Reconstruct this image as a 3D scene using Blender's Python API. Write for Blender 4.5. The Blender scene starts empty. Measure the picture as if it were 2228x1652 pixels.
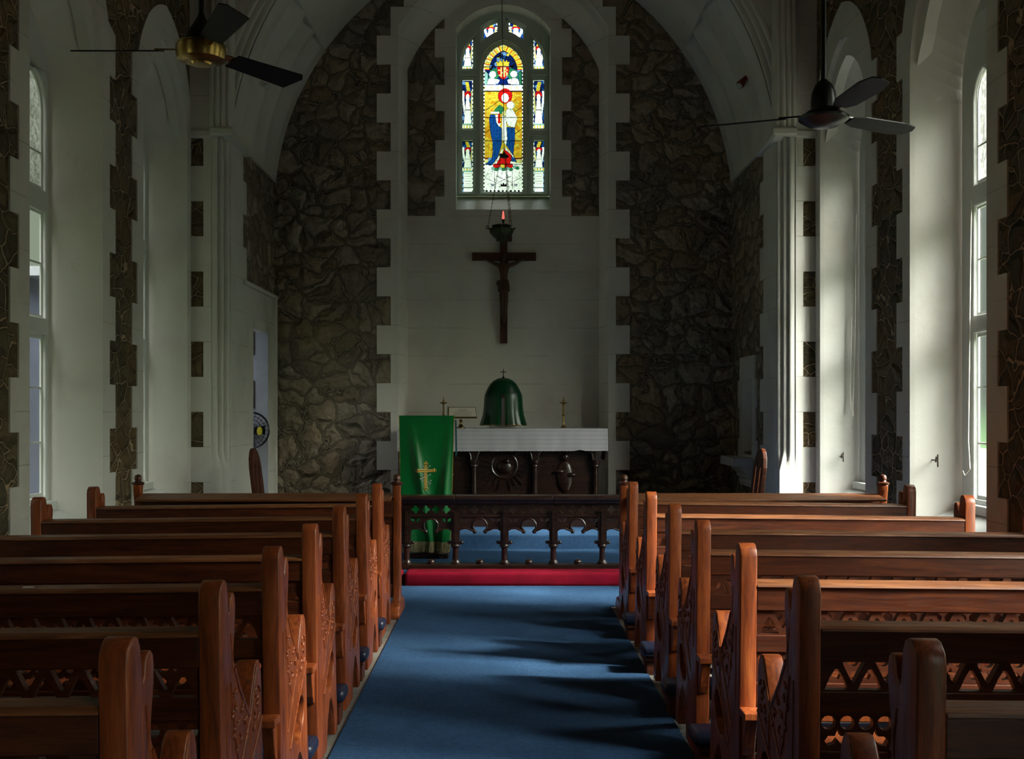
import bpy, math, random
from mathutils import Vector, Matrix
from mathutils.geometry import tessellate_polygon
random.seed(7)
PI = math.pi
F = 2450.0; VX = 1095.0; VY = 898.0; EYE = 1.45
col = bpy.context.scene.collection
def X_(px, Y): return (px - VX) * Y / F
def Z_(py, Y): return EYE + (VY - py) * Y / F

# ------------------------------------------------------------------ nodes
MATS = {}
def newmat(name):
    m = bpy.data.materials.new(name); m.use_nodes = True
    nt = m.node_tree; nt.nodes.clear()
    out = nt.nodes.new('ShaderNodeOutputMaterial')
    MATS[name] = m
    return m, nt, out
def N(nt, t, **k):
    n = nt.nodes.new('ShaderNode' + t)
    for a, v in k.items(): setattr(n, a, v)
    return n
def L(nt, a, b): nt.links.new(a, b)
def mixc(nt, fac, a, b, mode='MIX'):
    n = nt.nodes.new('ShaderNodeMix'); n.data_type = 'RGBA'; n.blend_type = mode
    for i, v in ((0, fac), (6, a), (7, b)):
        if hasattr(v, 'default_value') or hasattr(v, 'links'): nt.links.new(v, n.inputs[i])
        else: n.inputs[i].default_value = v if i == 0 else (v[0], v[1], v[2], 1)
    return n.outputs[2]
def ramp(nt, src, stops):
    n = nt.nodes.new('ShaderNodeValToRGB'); e = n.color_ramp.elements
    while len(e) < len(stops): e.new(0.5)
    for i, (p, c) in enumerate(stops):
        e[i].position = p
        e[i].color = (c[0], c[1], c[2], 1) if not isinstance(c, (int, float)) else (c, c, c, 1)
    nt.links.new(src, n.inputs[0]); return n.outputs[0]
def mapr(nt, src, a, b, c=0, d=1):
    n = nt.nodes.new('ShaderNodeMapRange'); nt.links.new(src, n.inputs[0])
    for i, v in enumerate((a, b, c, d)): n.inputs[i + 1].default_value = v
    n.interpolation_type = 'SMOOTHSTEP'
    return n.outputs[0]
def math_(nt, op, a, b=0.0):
    n = nt.nodes.new('ShaderNodeMath'); n.operation = op
    for i, v in enumerate((a, b)):
        if hasattr(v, 'links'): nt.links.new(v, n.inputs[i])
        else: n.inputs[i].default_value = v
    return n.outputs[0]
def noise(nt, vec, scale, detail=3, rough=.5, dist=0):
    n = nt.nodes.new('ShaderNodeTexNoise'); nt.links.new(vec, n.inputs['Vector'])
    n.inputs['Scale'].default_value = scale; n.inputs['Detail'].default_value = detail
    n.inputs['Roughness'].default_value = rough; n.inputs['Distortion'].default_value = dist
    return n
def bump(nt, h, strength=.3, dist=.02, prev=None):
    n = nt.nodes.new('ShaderNodeBump'); nt.links.new(h, n.inputs['Height'])
    n.inputs['Strength'].default_value = strength; n.inputs['Distance'].default_value = dist
    if prev: nt.links.new(prev, n.inputs['Normal'])
    return n.outputs[0]
def bsdf(nt, out, base, rough=.6, metal=0, nrm=None, spec=None, **k):
    b = nt.nodes.new('ShaderNodeBsdfPrincipled')
    if hasattr(base, 'links'): nt.links.new(base, b.inputs['Base Color'])
    else: b.inputs['Base Color'].default_value = (base[0], base[1], base[2], 1)
    if hasattr(rough, 'links'): nt.links.new(rough, b.inputs['Roughness'])
    else: b.inputs['Roughness'].default_value = rough
    b.inputs['Metallic'].default_value = metal
    if spec is not None: b.inputs['Specular IOR Level'].default_value = spec
    for a, v in k.items(): b.inputs[a.replace('_', ' ')].default_value = v
    if nrm: nt.links.new(nrm, b.inputs['Normal'])
    nt.links.new(b.outputs[0], out.inputs[0]); return b
def pos(nt): return nt.nodes.new('ShaderNodeNewGeometry').outputs['Position']
def objc(nt): return nt.nodes.new('ShaderNodeTexCoord').outputs['Object']
def scalev(nt, v, s):
    n = nt.nodes.new('ShaderNodeMapping'); nt.links.new(v, n.inputs[0]); n.inputs['Scale'].default_value = s
    return n.outputs[0]

def rubble(name, dark, light, mortar, cells, mortar_w, relief, swirl, rust=.45, crev=0):
    m, nt, out = newmat(name)
    p = pos(nt)
    dn = noise(nt, p, 2.3, 3, .55)
    sub = N(nt, 'VectorMath', operation='MULTIPLY_ADD'); L(nt, dn.outputs['Color'], sub.inputs[0])
    sub.inputs[1].default_value = (swirl, swirl, swirl); L(nt, p, sub.inputs[2])
    v0 = scalev(nt, sub.outputs[0], (1, 1, 1.35))
    ve = N(nt, 'TexVoronoi', feature='DISTANCE_TO_EDGE'); L(nt, v0, ve.inputs['Vector']); ve.inputs['Scale'].default_value = cells
    vc = N(nt, 'TexVoronoi', feature='F1'); L(nt, v0, vc.inputs['Vector']); vc.inputs['Scale'].default_value = cells
    sep = N(nt, 'SeparateColor'); L(nt, vc.outputs['Color'], sep.inputs[0])
    n1 = noise(nt, p, 7, 6, .65, .6); n2 = noise(nt, p, 1.1, 2, .5)
    c = mixc(nt, sep.outputs[0], dark, light)
    c = mixc(nt, mapr(nt, n1.outputs[0], .35, .7), mixc(nt, .55, c, dark), c)
    c = mixc(nt, mapr(nt, n2.outputs[0], .4, .65, 0, rust), c, (light[0] * 1.2, light[1] * .85, light[2] * .5))
    edge = mapr(nt, ve.outputs['Distance'], mortar_w * .35, mortar_w, 1, 0)
    if crev: c = mixc(nt, mapr(nt, ve.outputs['Distance'], mortar_w * .9, mortar_w * 3.2, crev, 0), c, (dark[0] * .25, dark[1] * .25, dark[2] * .25))
    c = mixc(nt, edge, c, mortar)
    dome = mapr(nt, ve.outputs['Distance'], mortar_w, .34, 0, 1)
    h = math_(nt, 'ADD', math_(nt, 'MULTIPLY', dome, relief), math_(nt, 'MULTIPLY', n1.outputs[0], relief * .9))
    h = math_(nt, 'ADD', h, math_(nt, 'MULTIPLY', edge, .35))
    wv = noise(nt, sub.outputs[0], 3.2, 4, .6, 2.2)
    h = math_(nt, 'ADD', h, math_(nt, 'MULTIPLY', wv.outputs[0], relief * 1.3))
    nb = bump(nt, h, 1.0, .075)
    bsdf(nt, out, c, .72, nrm=nb, spec=.35)
    return m
rubble('pier_stone', (.095, .078, .048), (.26, .20, .12), (.52, .37, .23), 4.5, .036, .8, .26, .4, .5)
rubble('chancel_stone', (.22, .182, .14), (.55, .475, .38), (.34, .275, .205), 3.4, .026, 1.0, .38, .28, .7)

def plaster(name, colr, dirt, lines=True, ph=1.456):
    m, nt, out = newmat(name)
    p = pos(nt)
    n1 = noise(nt, p, 1.3, 5, .6, .4); n2 = noise(nt, p, 26, 4, .6); n3 = noise(nt, p, 6, 5, .7, 1)
    c = mixc(nt, mapr(nt, n1.outputs[0], .42, .75), colr, dirt)
    c = mixc(nt, mapr(nt, n3.outputs[0], .62, .8, 0, .35), c, (dirt[0] * .75, dirt[1] * .68, dirt[2] * .6))
    h = math_(nt, 'ADD', math_(nt, 'MULTIPLY', n2.outputs[0], .12), math_(nt, 'MULTIPLY', n3.outputs[0], .5))
    if lines:
        s = N(nt, 'SeparateXYZ'); L(nt, p, s.inputs[0])
        z = math_(nt, 'DIVIDE', math_(nt, 'SUBTRACT', s.outputs[2], ph - 35.87), .3587)
        fr = math_(nt, 'FRACT', z)
        d = math_(nt, 'MINIMUM', fr, math_(nt, 'SUBTRACT', 1.0, fr))
        ln = mapr(nt, d, .004, .017, 1, 0)
        br = noise(nt, p, 2.1, 3, .6)
        ln = math_(nt, 'MULTIPLY', ln, mapr(nt, br.outputs[0], .38, .6))
        c = mixc(nt, math_(nt, 'MULTIPLY', ln, .38), c, (.20, .18, .15))
        h = math_(nt, 'SUBTRACT', h, math_(nt, 'MULTIPLY', ln, .5))
    bsdf(nt, out, c, .62, nrm=bump(nt, h, .35, .012), spec=.3)
    return m
plaster('plaster', (.75, .72, .675), (.60, .565, .51))
plaster('plaster_smooth', (.74, .72, .67), (.62, .585, .53), False)
plaster('plaster_chancel', (.82, .775, .71), (.70, .65, .585))
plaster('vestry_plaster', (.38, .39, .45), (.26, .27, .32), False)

def wood(name, c1, c2, c3, rough=.33, axis=0, coat=.25):
    m, nt, out = newmat(name)
    p = objc(nt)
    oi = N(nt, 'ObjectInfo')
    ad = N(nt, 'VectorMath', operation='MULTIPLY_ADD')
    cmb = N(nt, 'CombineXYZ')
    for i in range(3): L(nt, oi.outputs['Random'], cmb.inputs[i])
    L(nt, cmb.outputs[0], ad.inputs[0]); ad.inputs[1].default_value = (7, 11, 5); L(nt, p, ad.inputs[2])
    sc = [(1.2, 14, 14), (14, 14, 1.2), (14, 1.2, 14)][axis]
    q = scalev(nt, ad.outputs[0], sc)
    g = noise(nt, q, 2.2, 6, .62, 1.3); g2 = noise(nt, scalev(nt, ad.outputs[0], tuple(x * 5 for x in sc)), 2.4, 3, .6)
    big = noise(nt, ad.outputs[0], 2.3, 3, .5)
    c = ramp(nt, g.outputs[0], [(.36, c1), (.52, c2), (.68, c3)])
    c = mixc(nt, mapr(nt, g2.outputs[0], .4, .75, 0, .4), c, (c1[0] * .5, c1[1] * .5, c1[2] * .5))
    c = mixc(nt, mapr(nt, big.outputs[0], .45, .7, 0, .35), c, c1)
    r = mapr(nt, g2.outputs[0], .2, .8, rough * .8, rough * 1.35)
    b = bsdf(nt, out, c, r, nrm=bump(nt, g.outputs[0], .12, .004), spec=.5)
    b.inputs['Coat Weight'].default_value = coat; b.inputs['Coat Roughness'].default_value = .22
    return m
wood('pew_wood_shaded', (.042, .008, .0025), (.088, .019, .005), (.135, .033, .009), .38, 0, .08)  # same wood as the ends, darkened for the shade on the pew backs
wood('pew_wood_lit', (.14, .027, .007), (.29, .063, .014), (.39, .103, .026), .36, 1, .10)  # lighter, more orange copy; light on the aisle ends is in the colour
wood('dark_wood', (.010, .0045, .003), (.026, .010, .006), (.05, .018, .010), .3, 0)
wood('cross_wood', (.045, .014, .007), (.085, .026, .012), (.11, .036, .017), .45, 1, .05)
wood('cap_wood_lit', (.11, .034, .011), (.20, .068, .023), (.28, .115, .045), .40, 0, .12)  # lighter copy again; light on the rail tops is in the colour

def simple(name, c, rough=.5, metal=0, spec=None, nscale=0, nstr=.2, var=0, nd=.004, **k):
    m, nt, out = newmat(name)
    base = c; nrm = None
    if nscale:
        n = noise(nt, objc(nt), nscale, 3, .6)
        nrm = bump(nt, n.outputs[0], nstr, nd)
        if var: base = mixc(nt, mapr(nt, n.outputs[0], .35, .65), c, tuple(x * (1 - var) for x in c))
    bsdf(nt, out, base, rough, metal, nrm=nrm, spec=spec, **k); return m
simple('black_metal', (.010, .010, .012), .32, .2, nscale=30, nstr=.1)
simple('blade_black', (.010, .010, .012), .5, 0, .15, nscale=12, nstr=.15)
simple('brass', (.34, .22, .07), .26, 1)
simple('old_brass', (.26, .17, .05), .35, 1)
simple('green_bronze', (.055, .065, .03), .5, .6, nscale=60, nstr=.5, var=.4)
simple('chain', (.12, .09, .045), .5, .7)
simple('lace_edge', (.55, .53, .55), .8)
simple('page', (.55, .50, .40), .7)
simple('ink', (.12, .10, .08), .8)
simple('paper', (.75, .75, .74), .7)
simple('navy_vinyl', (.010, .014, .035), .38, 0, nscale=20, nstr=.3)
simple('gold_thread', (.62, .42, .09), .42, .25, nscale=300, nstr=.5)
simple('silver_thread', (.5, .48, .45), .5, .2)
simple('fringe', (.36, .31, .15), .75, 0, nscale=120, nstr=.8, var=.4)
simple('cuff', (.70, .69, .66), .8)
simple('red_paint', (.22, .012, .010), .4)
simple('bulb_glass', (.6, .65, .65), .1, 0)
simple('hook_metal', (.05, .035, .03), .6, .5)
simple('cord', (.55, .52, .47), .7)
simple('yellow_label', (.6, .5, .03), .5)
simple('ribbon', (.02, .12, .13), .5)
simple('window_paint', (.66, .68, .66), .42, 0, nscale=14, nstr=.15)
simple('tracery_paint', (.60, .66, .58), .45, 0, nscale=14, nstr=.15)
simple('steel', (.5, .5, .5), .2, 1)
simple('silver', (.62, .60, .60), .35, .5)
simple('lead', (.012, .012, .012), .6)
simple('grass_green', (.06, .075, .035), .9, nscale=3, var=.5)
simple('nave_ceiling', (.16, .11, .07), .7)

def velvet(name, c, c2, rough, sheen):
    m, nt, out = newmat(name)
    n = noise(nt, objc(nt), 5, 3, .6); n2 = noise(nt, objc(nt), 220, 2, .6)
    cc = mixc(nt, mapr(nt, n.outputs[0], .35, .7), c, c2)
    b = bsdf(nt, out, cc, rough, nrm=bump(nt, n2.outputs[0], .25, .002))
    b.inputs['Specular IOR Level'].default_value = .12 if name == 'red_velvet' else .5
    b.inputs['Sheen Weight'].default_value = sheen; b.inputs['Sheen Roughness'].default_value = .35
    return m
velvet('red_velvet', (.22, .003, .018), (.16, .002, .012), .9, .0)
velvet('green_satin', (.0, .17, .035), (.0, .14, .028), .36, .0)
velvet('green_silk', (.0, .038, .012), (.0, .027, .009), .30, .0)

m, nt, out = newmat('carpet')
p = pos(nt)
n1 = noise(nt, p, 160, 3, .7); n2 = noise(nt, p, 2.2, 4, .6); n3 = noise(nt, p, 48, 3, .7)
c = mixc(nt, mapr(nt, n2.outputs[0], .35, .7), (.032, .080, .165), (.042, .102, .20))
c = mixc(nt, mapr(nt, n3.outputs[0], .35, .7, 0, .5), c, (.014, .040, .10))
c = mixc(nt, mapr(nt, n1.outputs[0], .55, .75, 0, .5), c, (.05, .14, .28))
bsdf(nt, out, c, .95, nrm=bump(nt, n1.outputs[0], .8, .008), spec=.1)
m, nt, out = newmat('floor_tiles')
p = pos(nt)
b = N(nt, 'TexBrick'); L(nt, p, b.inputs['Vector']); b.offset = .5
b.inputs['Color1'].default_value = (.20, .185, .16, 1); b.inputs['Color2'].default_value = (.25, .23, .20, 1)
b.inputs['Mortar'].default_value = (.08, .075, .065, 1); b.inputs['Scale'].default_value = 2.2
b.inputs['Mortar Size'].default_value = .012; b.inputs['Brick Width'].default_value = .8; b.inputs['Row Height'].default_value = .8
n1 = noise(nt, p, 9, 5, .7)
c = mixc(nt, mapr(nt, n1.outputs[0], .4, .7, 0, .5), b.outputs['Color'], (.12, .11, .095))
bsdf(nt, out, c, .5, nrm=bump(nt, b.outputs['Fac'], -.3, .004))
m, nt, out = newmat('lace')
p = objc(nt)
sx_ = N(nt, 'SeparateXYZ'); L(nt, p, sx_.inputs[0])
zc_ = math_(nt, 'MULTIPLY', math_(nt, 'SINE', math_(nt, 'MULTIPLY', sx_.outputs[2], 2 * PI / .05)), .011)
sw = math_(nt, 'SINE', math_(nt, 'MULTIPLY', math_(nt, 'ADD', sx_.outputs[0], zc_), 2 * PI / .021))
rw = math_(nt, 'ABSOLUTE', math_(nt, 'SINE', math_(nt, 'MULTIPLY', sx_.outputs[2], PI / .05)))
hh = math_(nt, 'MULTIPLY', mapr(nt, sw, -.8, .2, .45, 1), mapr(nt, rw, .05, .35, .6, 1))
c = mixc(nt, hh, (.17, .16, .17), (.56, .54, .57))
bsdf(nt, out, c, .85, nrm=bump(nt, hh, .4, .003))

def glassmat(name, tint, transl=.3, gloss=.04, vari=0):
    m, nt, out = newmat(name)
    t = N(nt, 'BsdfTransparent'); tl = N(nt, 'BsdfTranslucent'); g = N(nt, 'BsdfGlossy'); g.inputs['Roughness'].default_value = .12
    if vari:
        n = noise(nt, pos(nt), vari, 3, .7)
        cc = mixc(nt, mapr(nt, n.outputs[0], .35, .7), tint, tuple(x * .62 for x in tint))
        L(nt, cc, t.inputs[0]); L(nt, cc, tl.inputs[0])
    else:
        t.inputs[0].default_value = (*tint, 1); tl.inputs[0].default_value = (*tint, 1)
    a = N(nt, 'MixShader'); a.inputs[0].default_value = transl; L(nt, t.outputs[0], a.inputs[1]); L(nt, tl.outputs[0], a.inputs[2])
    b2 = N(nt, 'MixShader'); b2.inputs[0].default_value = gloss; L(nt, a.outputs[0], b2.inputs[1]); L(nt, g.outputs[0], b2.inputs[2])
    L(nt, b2.outputs[0], out.inputs[0]); return m
glassmat('clear_glass', (.82, .85, .84), .004, .02)
glassmat('frosted_glass', (.72, .74, .72), .055, .03, 30)
GC = {'w': (.62, .72, .74), 'y': (.50, .42, .035), 'o': (.42, .22, .010), 'b': (.004, .05, .24), 'n': (.002, .010, .085), 's': (.10, .24, .50),
      'r': (.42, .006, .006), 'd': (.13, .01, .008), 'g': (.015, .14, .06), 't': (.16, .36, .33), 'l': (.28, .18, .48), 'k': (.004, .006, .006),
      'p': (.48, .50, .20), 'm': (.30, .36, .36)}
for k_, v_ in GC.items(): glassmat('glass_' + k_, tuple(x * .55 for x in v_), .5, .03, 22 if k_ != 'w' else 0)
m, nt, out = newmat('lamp_red')
e = N(nt, 'Emission'); e.inputs[0].default_value = (1, .10, .08, 1); e.inputs[1].default_value = 1.3; L(nt, e.outputs[0], out.inputs[0])

# ------------------------------------------------------------------ mesh builder
class MB:
    def __init__(s): s.v = []; s.f = []; s.m = []; s.cur = 0
    def quadv(s, pts, faces):
        b = len(s.v); s.v += [tuple(p) for p in pts]
        for f in faces: s.f.append([b + i for i in f]); s.m.append(s.cur)
        return s
    def box(s, x0, x1, y0, y1, z0, z1):
        x0, x1 = min(x0, x1), max(x0, x1); y0, y1 = min(y0, y1), max(y0, y1); z0, z1 = min(z0, z1), max(z0, z1)
        p = [(x, y, z) for z in (z0, z1) for y in (y0, y1) for x in (x0, x1)]
        return s.quadv(p, [(0, 2, 3, 1), (4, 5, 7, 6), (0, 1, 5, 4), (2, 6, 7, 3), (0, 4, 6, 2), (1, 3, 7, 5)])
    def obox(s, c, size, mat):
        hx, hy, hz = (q / 2 for q in size)
        p = [Vector(c) + mat @ Vector((x, y, z)) for z in (-hz, hz) for y in (-hy, hy) for x in (-hx, hx)]
        return s.quadv(p, [(0, 2, 3, 1), (4, 5, 7, 6), (0, 1, 5, 4), (2, 6, 7, 3), (0, 4, 6, 2), (1, 3, 7, 5)])
    def bar(s, a, b, w, t, up=(0, 1, 0)):
        a = Vector(a); b = Vector(b); d = b - a; z = d.normalized(); u = Vector(up)
        x = u.cross(z).normalized(); y = z.cross(x)
        return s.obox((a + b) / 2, (w, t, d.length), Matrix((x, y, z)).transposed())
    def tube(s, pts, r, seg=8, caps=True):
        pts = [Vector(p) for p in pts]; n = len(pts)
        rs = r if isinstance(r, (list, tuple)) else [r] * n
        prev = None; rings = []
        for i, p in enumerate(pts):
            t = (pts[min(i + 1, n - 1)] - pts[max(i - 1, 0)]).normalized()
            if prev is None:
                ref = Vector((0, 0, 1)) if abs(t.z) < .9 else Vector((1, 0, 0))
                u = ref.cross(t).normalized()
            else: u = (prev - t * prev.dot(t)).normalized()
            prev = u; w = t.cross(u)
            rings.append([p + (u * math.cos(2 * PI * k / seg) + w * math.sin(2 * PI * k / seg)) * rs[i] for k in range(seg)])
        b = len(s.v); [s.v.append(tuple(q)) for rg in rings for q in rg]
        for i in range(n - 1):
            for k in range(seg):
                k2 = (k + 1) % seg
                s.f.append([b + i * seg + k, b + i * seg + k2, b + (i + 1) * seg + k2, b + (i + 1) * seg + k]); s.m.append(s.cur)
        if caps:
            s.f.append([b + k for k in range(seg)][::-1]); s.m.append(s.cur)
            s.f.append([b + (n - 1) * seg + k for k in range(seg)]); s.m.append(s.cur)
        return s
    def lathe(s, c, prof, seg=20, sx=1, sy=1):
        b = len(s.v); n = len(prof)
        for r, z in prof:
            for k in range(seg):
                a = 2 * PI * k / seg
                s.v.append((c[0] + r * sx * math.cos(a), c[1] + r * sy * math.sin(a), c[2] + z))
        for i in range(n - 1):
            for k in range(seg):
                k2 = (k + 1) % seg
                s.f.append([b + i * seg + k, b + i * seg + k2, b + (i + 1) * seg + k2, b + (i + 1) * seg + k]); s.m.append(s.cur)
        s.f.append([b + k for k in range(seg)][::-1]); s.m.append(s.cur)
        s.f.append([b + (n - 1) * seg + k for k in range(seg)]); s.m.append(s.cur)
        return s
    def sphere(s, c, r, seg=14, rings=8, sc=(1, 1, 1)):
        prof = [(max(1e-4, r * math.sin(PI * i / rings)), -r * math.cos(PI * i / rings)) for i in range(rings + 1)]
        b = len(s.v); s.lathe((0, 0, 0), prof, seg)
        for i in range(b, len(s.v)):
            x, y, z = s.v[i]; s.v[i] = (c[0] + x * sc[0], c[1] + y * sc[1], c[2] + z * sc[2])
        return s
    def prism(s, outer, holes, fn, w0, w1, back=True):
        """outer / holes: 2-D loops; fn(u, v, w) -> xyz; between w0 and w1"""
        loops = [outer] + list(holes)
        tris = tessellate_polygon([[Vector((p[0], p[1], 0)) for p in lp] for lp in loops])
        flat = [p for lp in loops for p in lp]; n = len(flat); b = len(s.v)
        for w in (w0, w1): s.v += [tuple(fn(p[0], p[1], w)) for p in flat]
        for t in tris:
            s.f.append([b + i for i in t]); s.m.append(s.cur)
            if back: s.f.append([b + n + i for i in t][::-1]); s.m.append(s.cur)
        o = 0
        for lp in loops:
            k = len(lp)
            for i in range(k):
                j = (i + 1) % k
                s.f.append([b + o + i, b + o + j, b + n + o + j, b + n + o + i]); s.m.append(s.cur)
            o += k
        return s
    def loft(s, loops, close=False):
        b = len(s.v); k = len(loops[0])
        for lp in loops: s.v += [tuple(p) for p in lp]
        for i in range(len(loops) - 1):
            for j in range(k if close else k - 1):
                j2 = (j + 1) % k
                s.f.append([b + i * k + j, b + i * k + j2, b + (i + 1) * k + j2, b + (i + 1) * k + j]); s.m.append(s.cur)
        return s
    def build(s, name, mats, parent=None, bevel=0, smooth=None, seg=2, world=True, recalc=True, subsurf=0, origin=None):
        import bmesh
        if isinstance(mats, str): mats = [mats]
        if origin is None:
            if parent is not None and world: origin = wloc(parent)
            elif parent is not None: origin = Vector((0, 0, 0))
            else:
                xs, ys, zs = zip(*s.v)
                origin = Vector(((min(xs) + max(xs)) / 2, (min(ys) + max(ys)) / 2, min(zs)))
        origin = Vector(origin)
        me = bpy.data.meshes.new(name)
        me.from_pydata([Vector(v) - origin for v in s.v], [], s.f)
        for mn in mats: me.materials.append(MATS[mn])
        if len(mats) > 1:
            for i, p in enumerate(me.polygons): p.material_index = s.m[i]
        if recalc:
            bm = bmesh.new(); bm.from_mesh(me); bmesh.ops.recalc_face_normals(bm, faces=bm.faces); bm.to_mesh(me); bm.free()
        if smooth:
            for p in me.polygons: p.use_smooth = True
            if not bevel and not subsurf: me.set_sharp_from_angle(angle=math.radians(smooth))
        o = bpy.data.objects.new(name, me); col.objects.link(o)
        if parent is not None:
            o.parent = parent; o.location = (0, 0, 0)
        else: o.location = origin
        if subsurf:
            d = o.modifiers.new('s', 'SUBSURF'); d.levels = d.render_levels = subsurf
        if bevel:
            d = o.modifiers.new('b', 'BEVEL'); d.width = bevel; d.segments = seg; d.limit_method = 'ANGLE'; d.angle_limit = math.radians(40)
            d.harden_normals = False
            if not smooth:
                pass
        return o
def wloc(o):
    v = Vector((0, 0, 0))
    while o is not None: v += o.location; o = o.parent
    return v
def thing(name, label, cat, loc, group=None):
    o = bpy.data.objects.new(name, None); col.objects.link(o); o.location = loc; o.empty_display_size = .1
    return tag(o, label, cat, group)
def tag(o, label, cat, group=None):
    o['label'] = label; o['category'] = cat
    if group: o['group'] = group
    return o
def struct(o): o['kind'] = 'structure'; return o
def sempty(name, loc):
    o = bpy.data.objects.new(name, None); col.objects.link(o); o.location = loc; return struct(o)
def copy_tree(o, parent=None):
    c = o.copy(); col.objects.link(c); c.parent = parent
    for ch in list(o.children): copy_tree(ch, c)
    return c
def arc(cx, cy, r, a0, a1, n):
    return [(cx + r * math.cos(math.radians(a0 + (a1 - a0) * i / n)), cy + r * math.sin(math.radians(a0 + (a1 - a0) * i / n))) for i in range(n + 1)]
def pointed(cu, h, zs, c, n=10):
    """pointed arch from right spring over the apex to left spring; centres crossed by c"""
    R = h + c; a = math.degrees(math.acos(c / R))
    r = [(cu - c + R * math.cos(math.radians(a * i / n)), zs + R * math.sin(math.radians(a * i / n))) for i in range(n + 1)]
    l = [(2 * cu - x, z) for x, z in r[:-1]][::-1]
    return r + l

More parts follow.
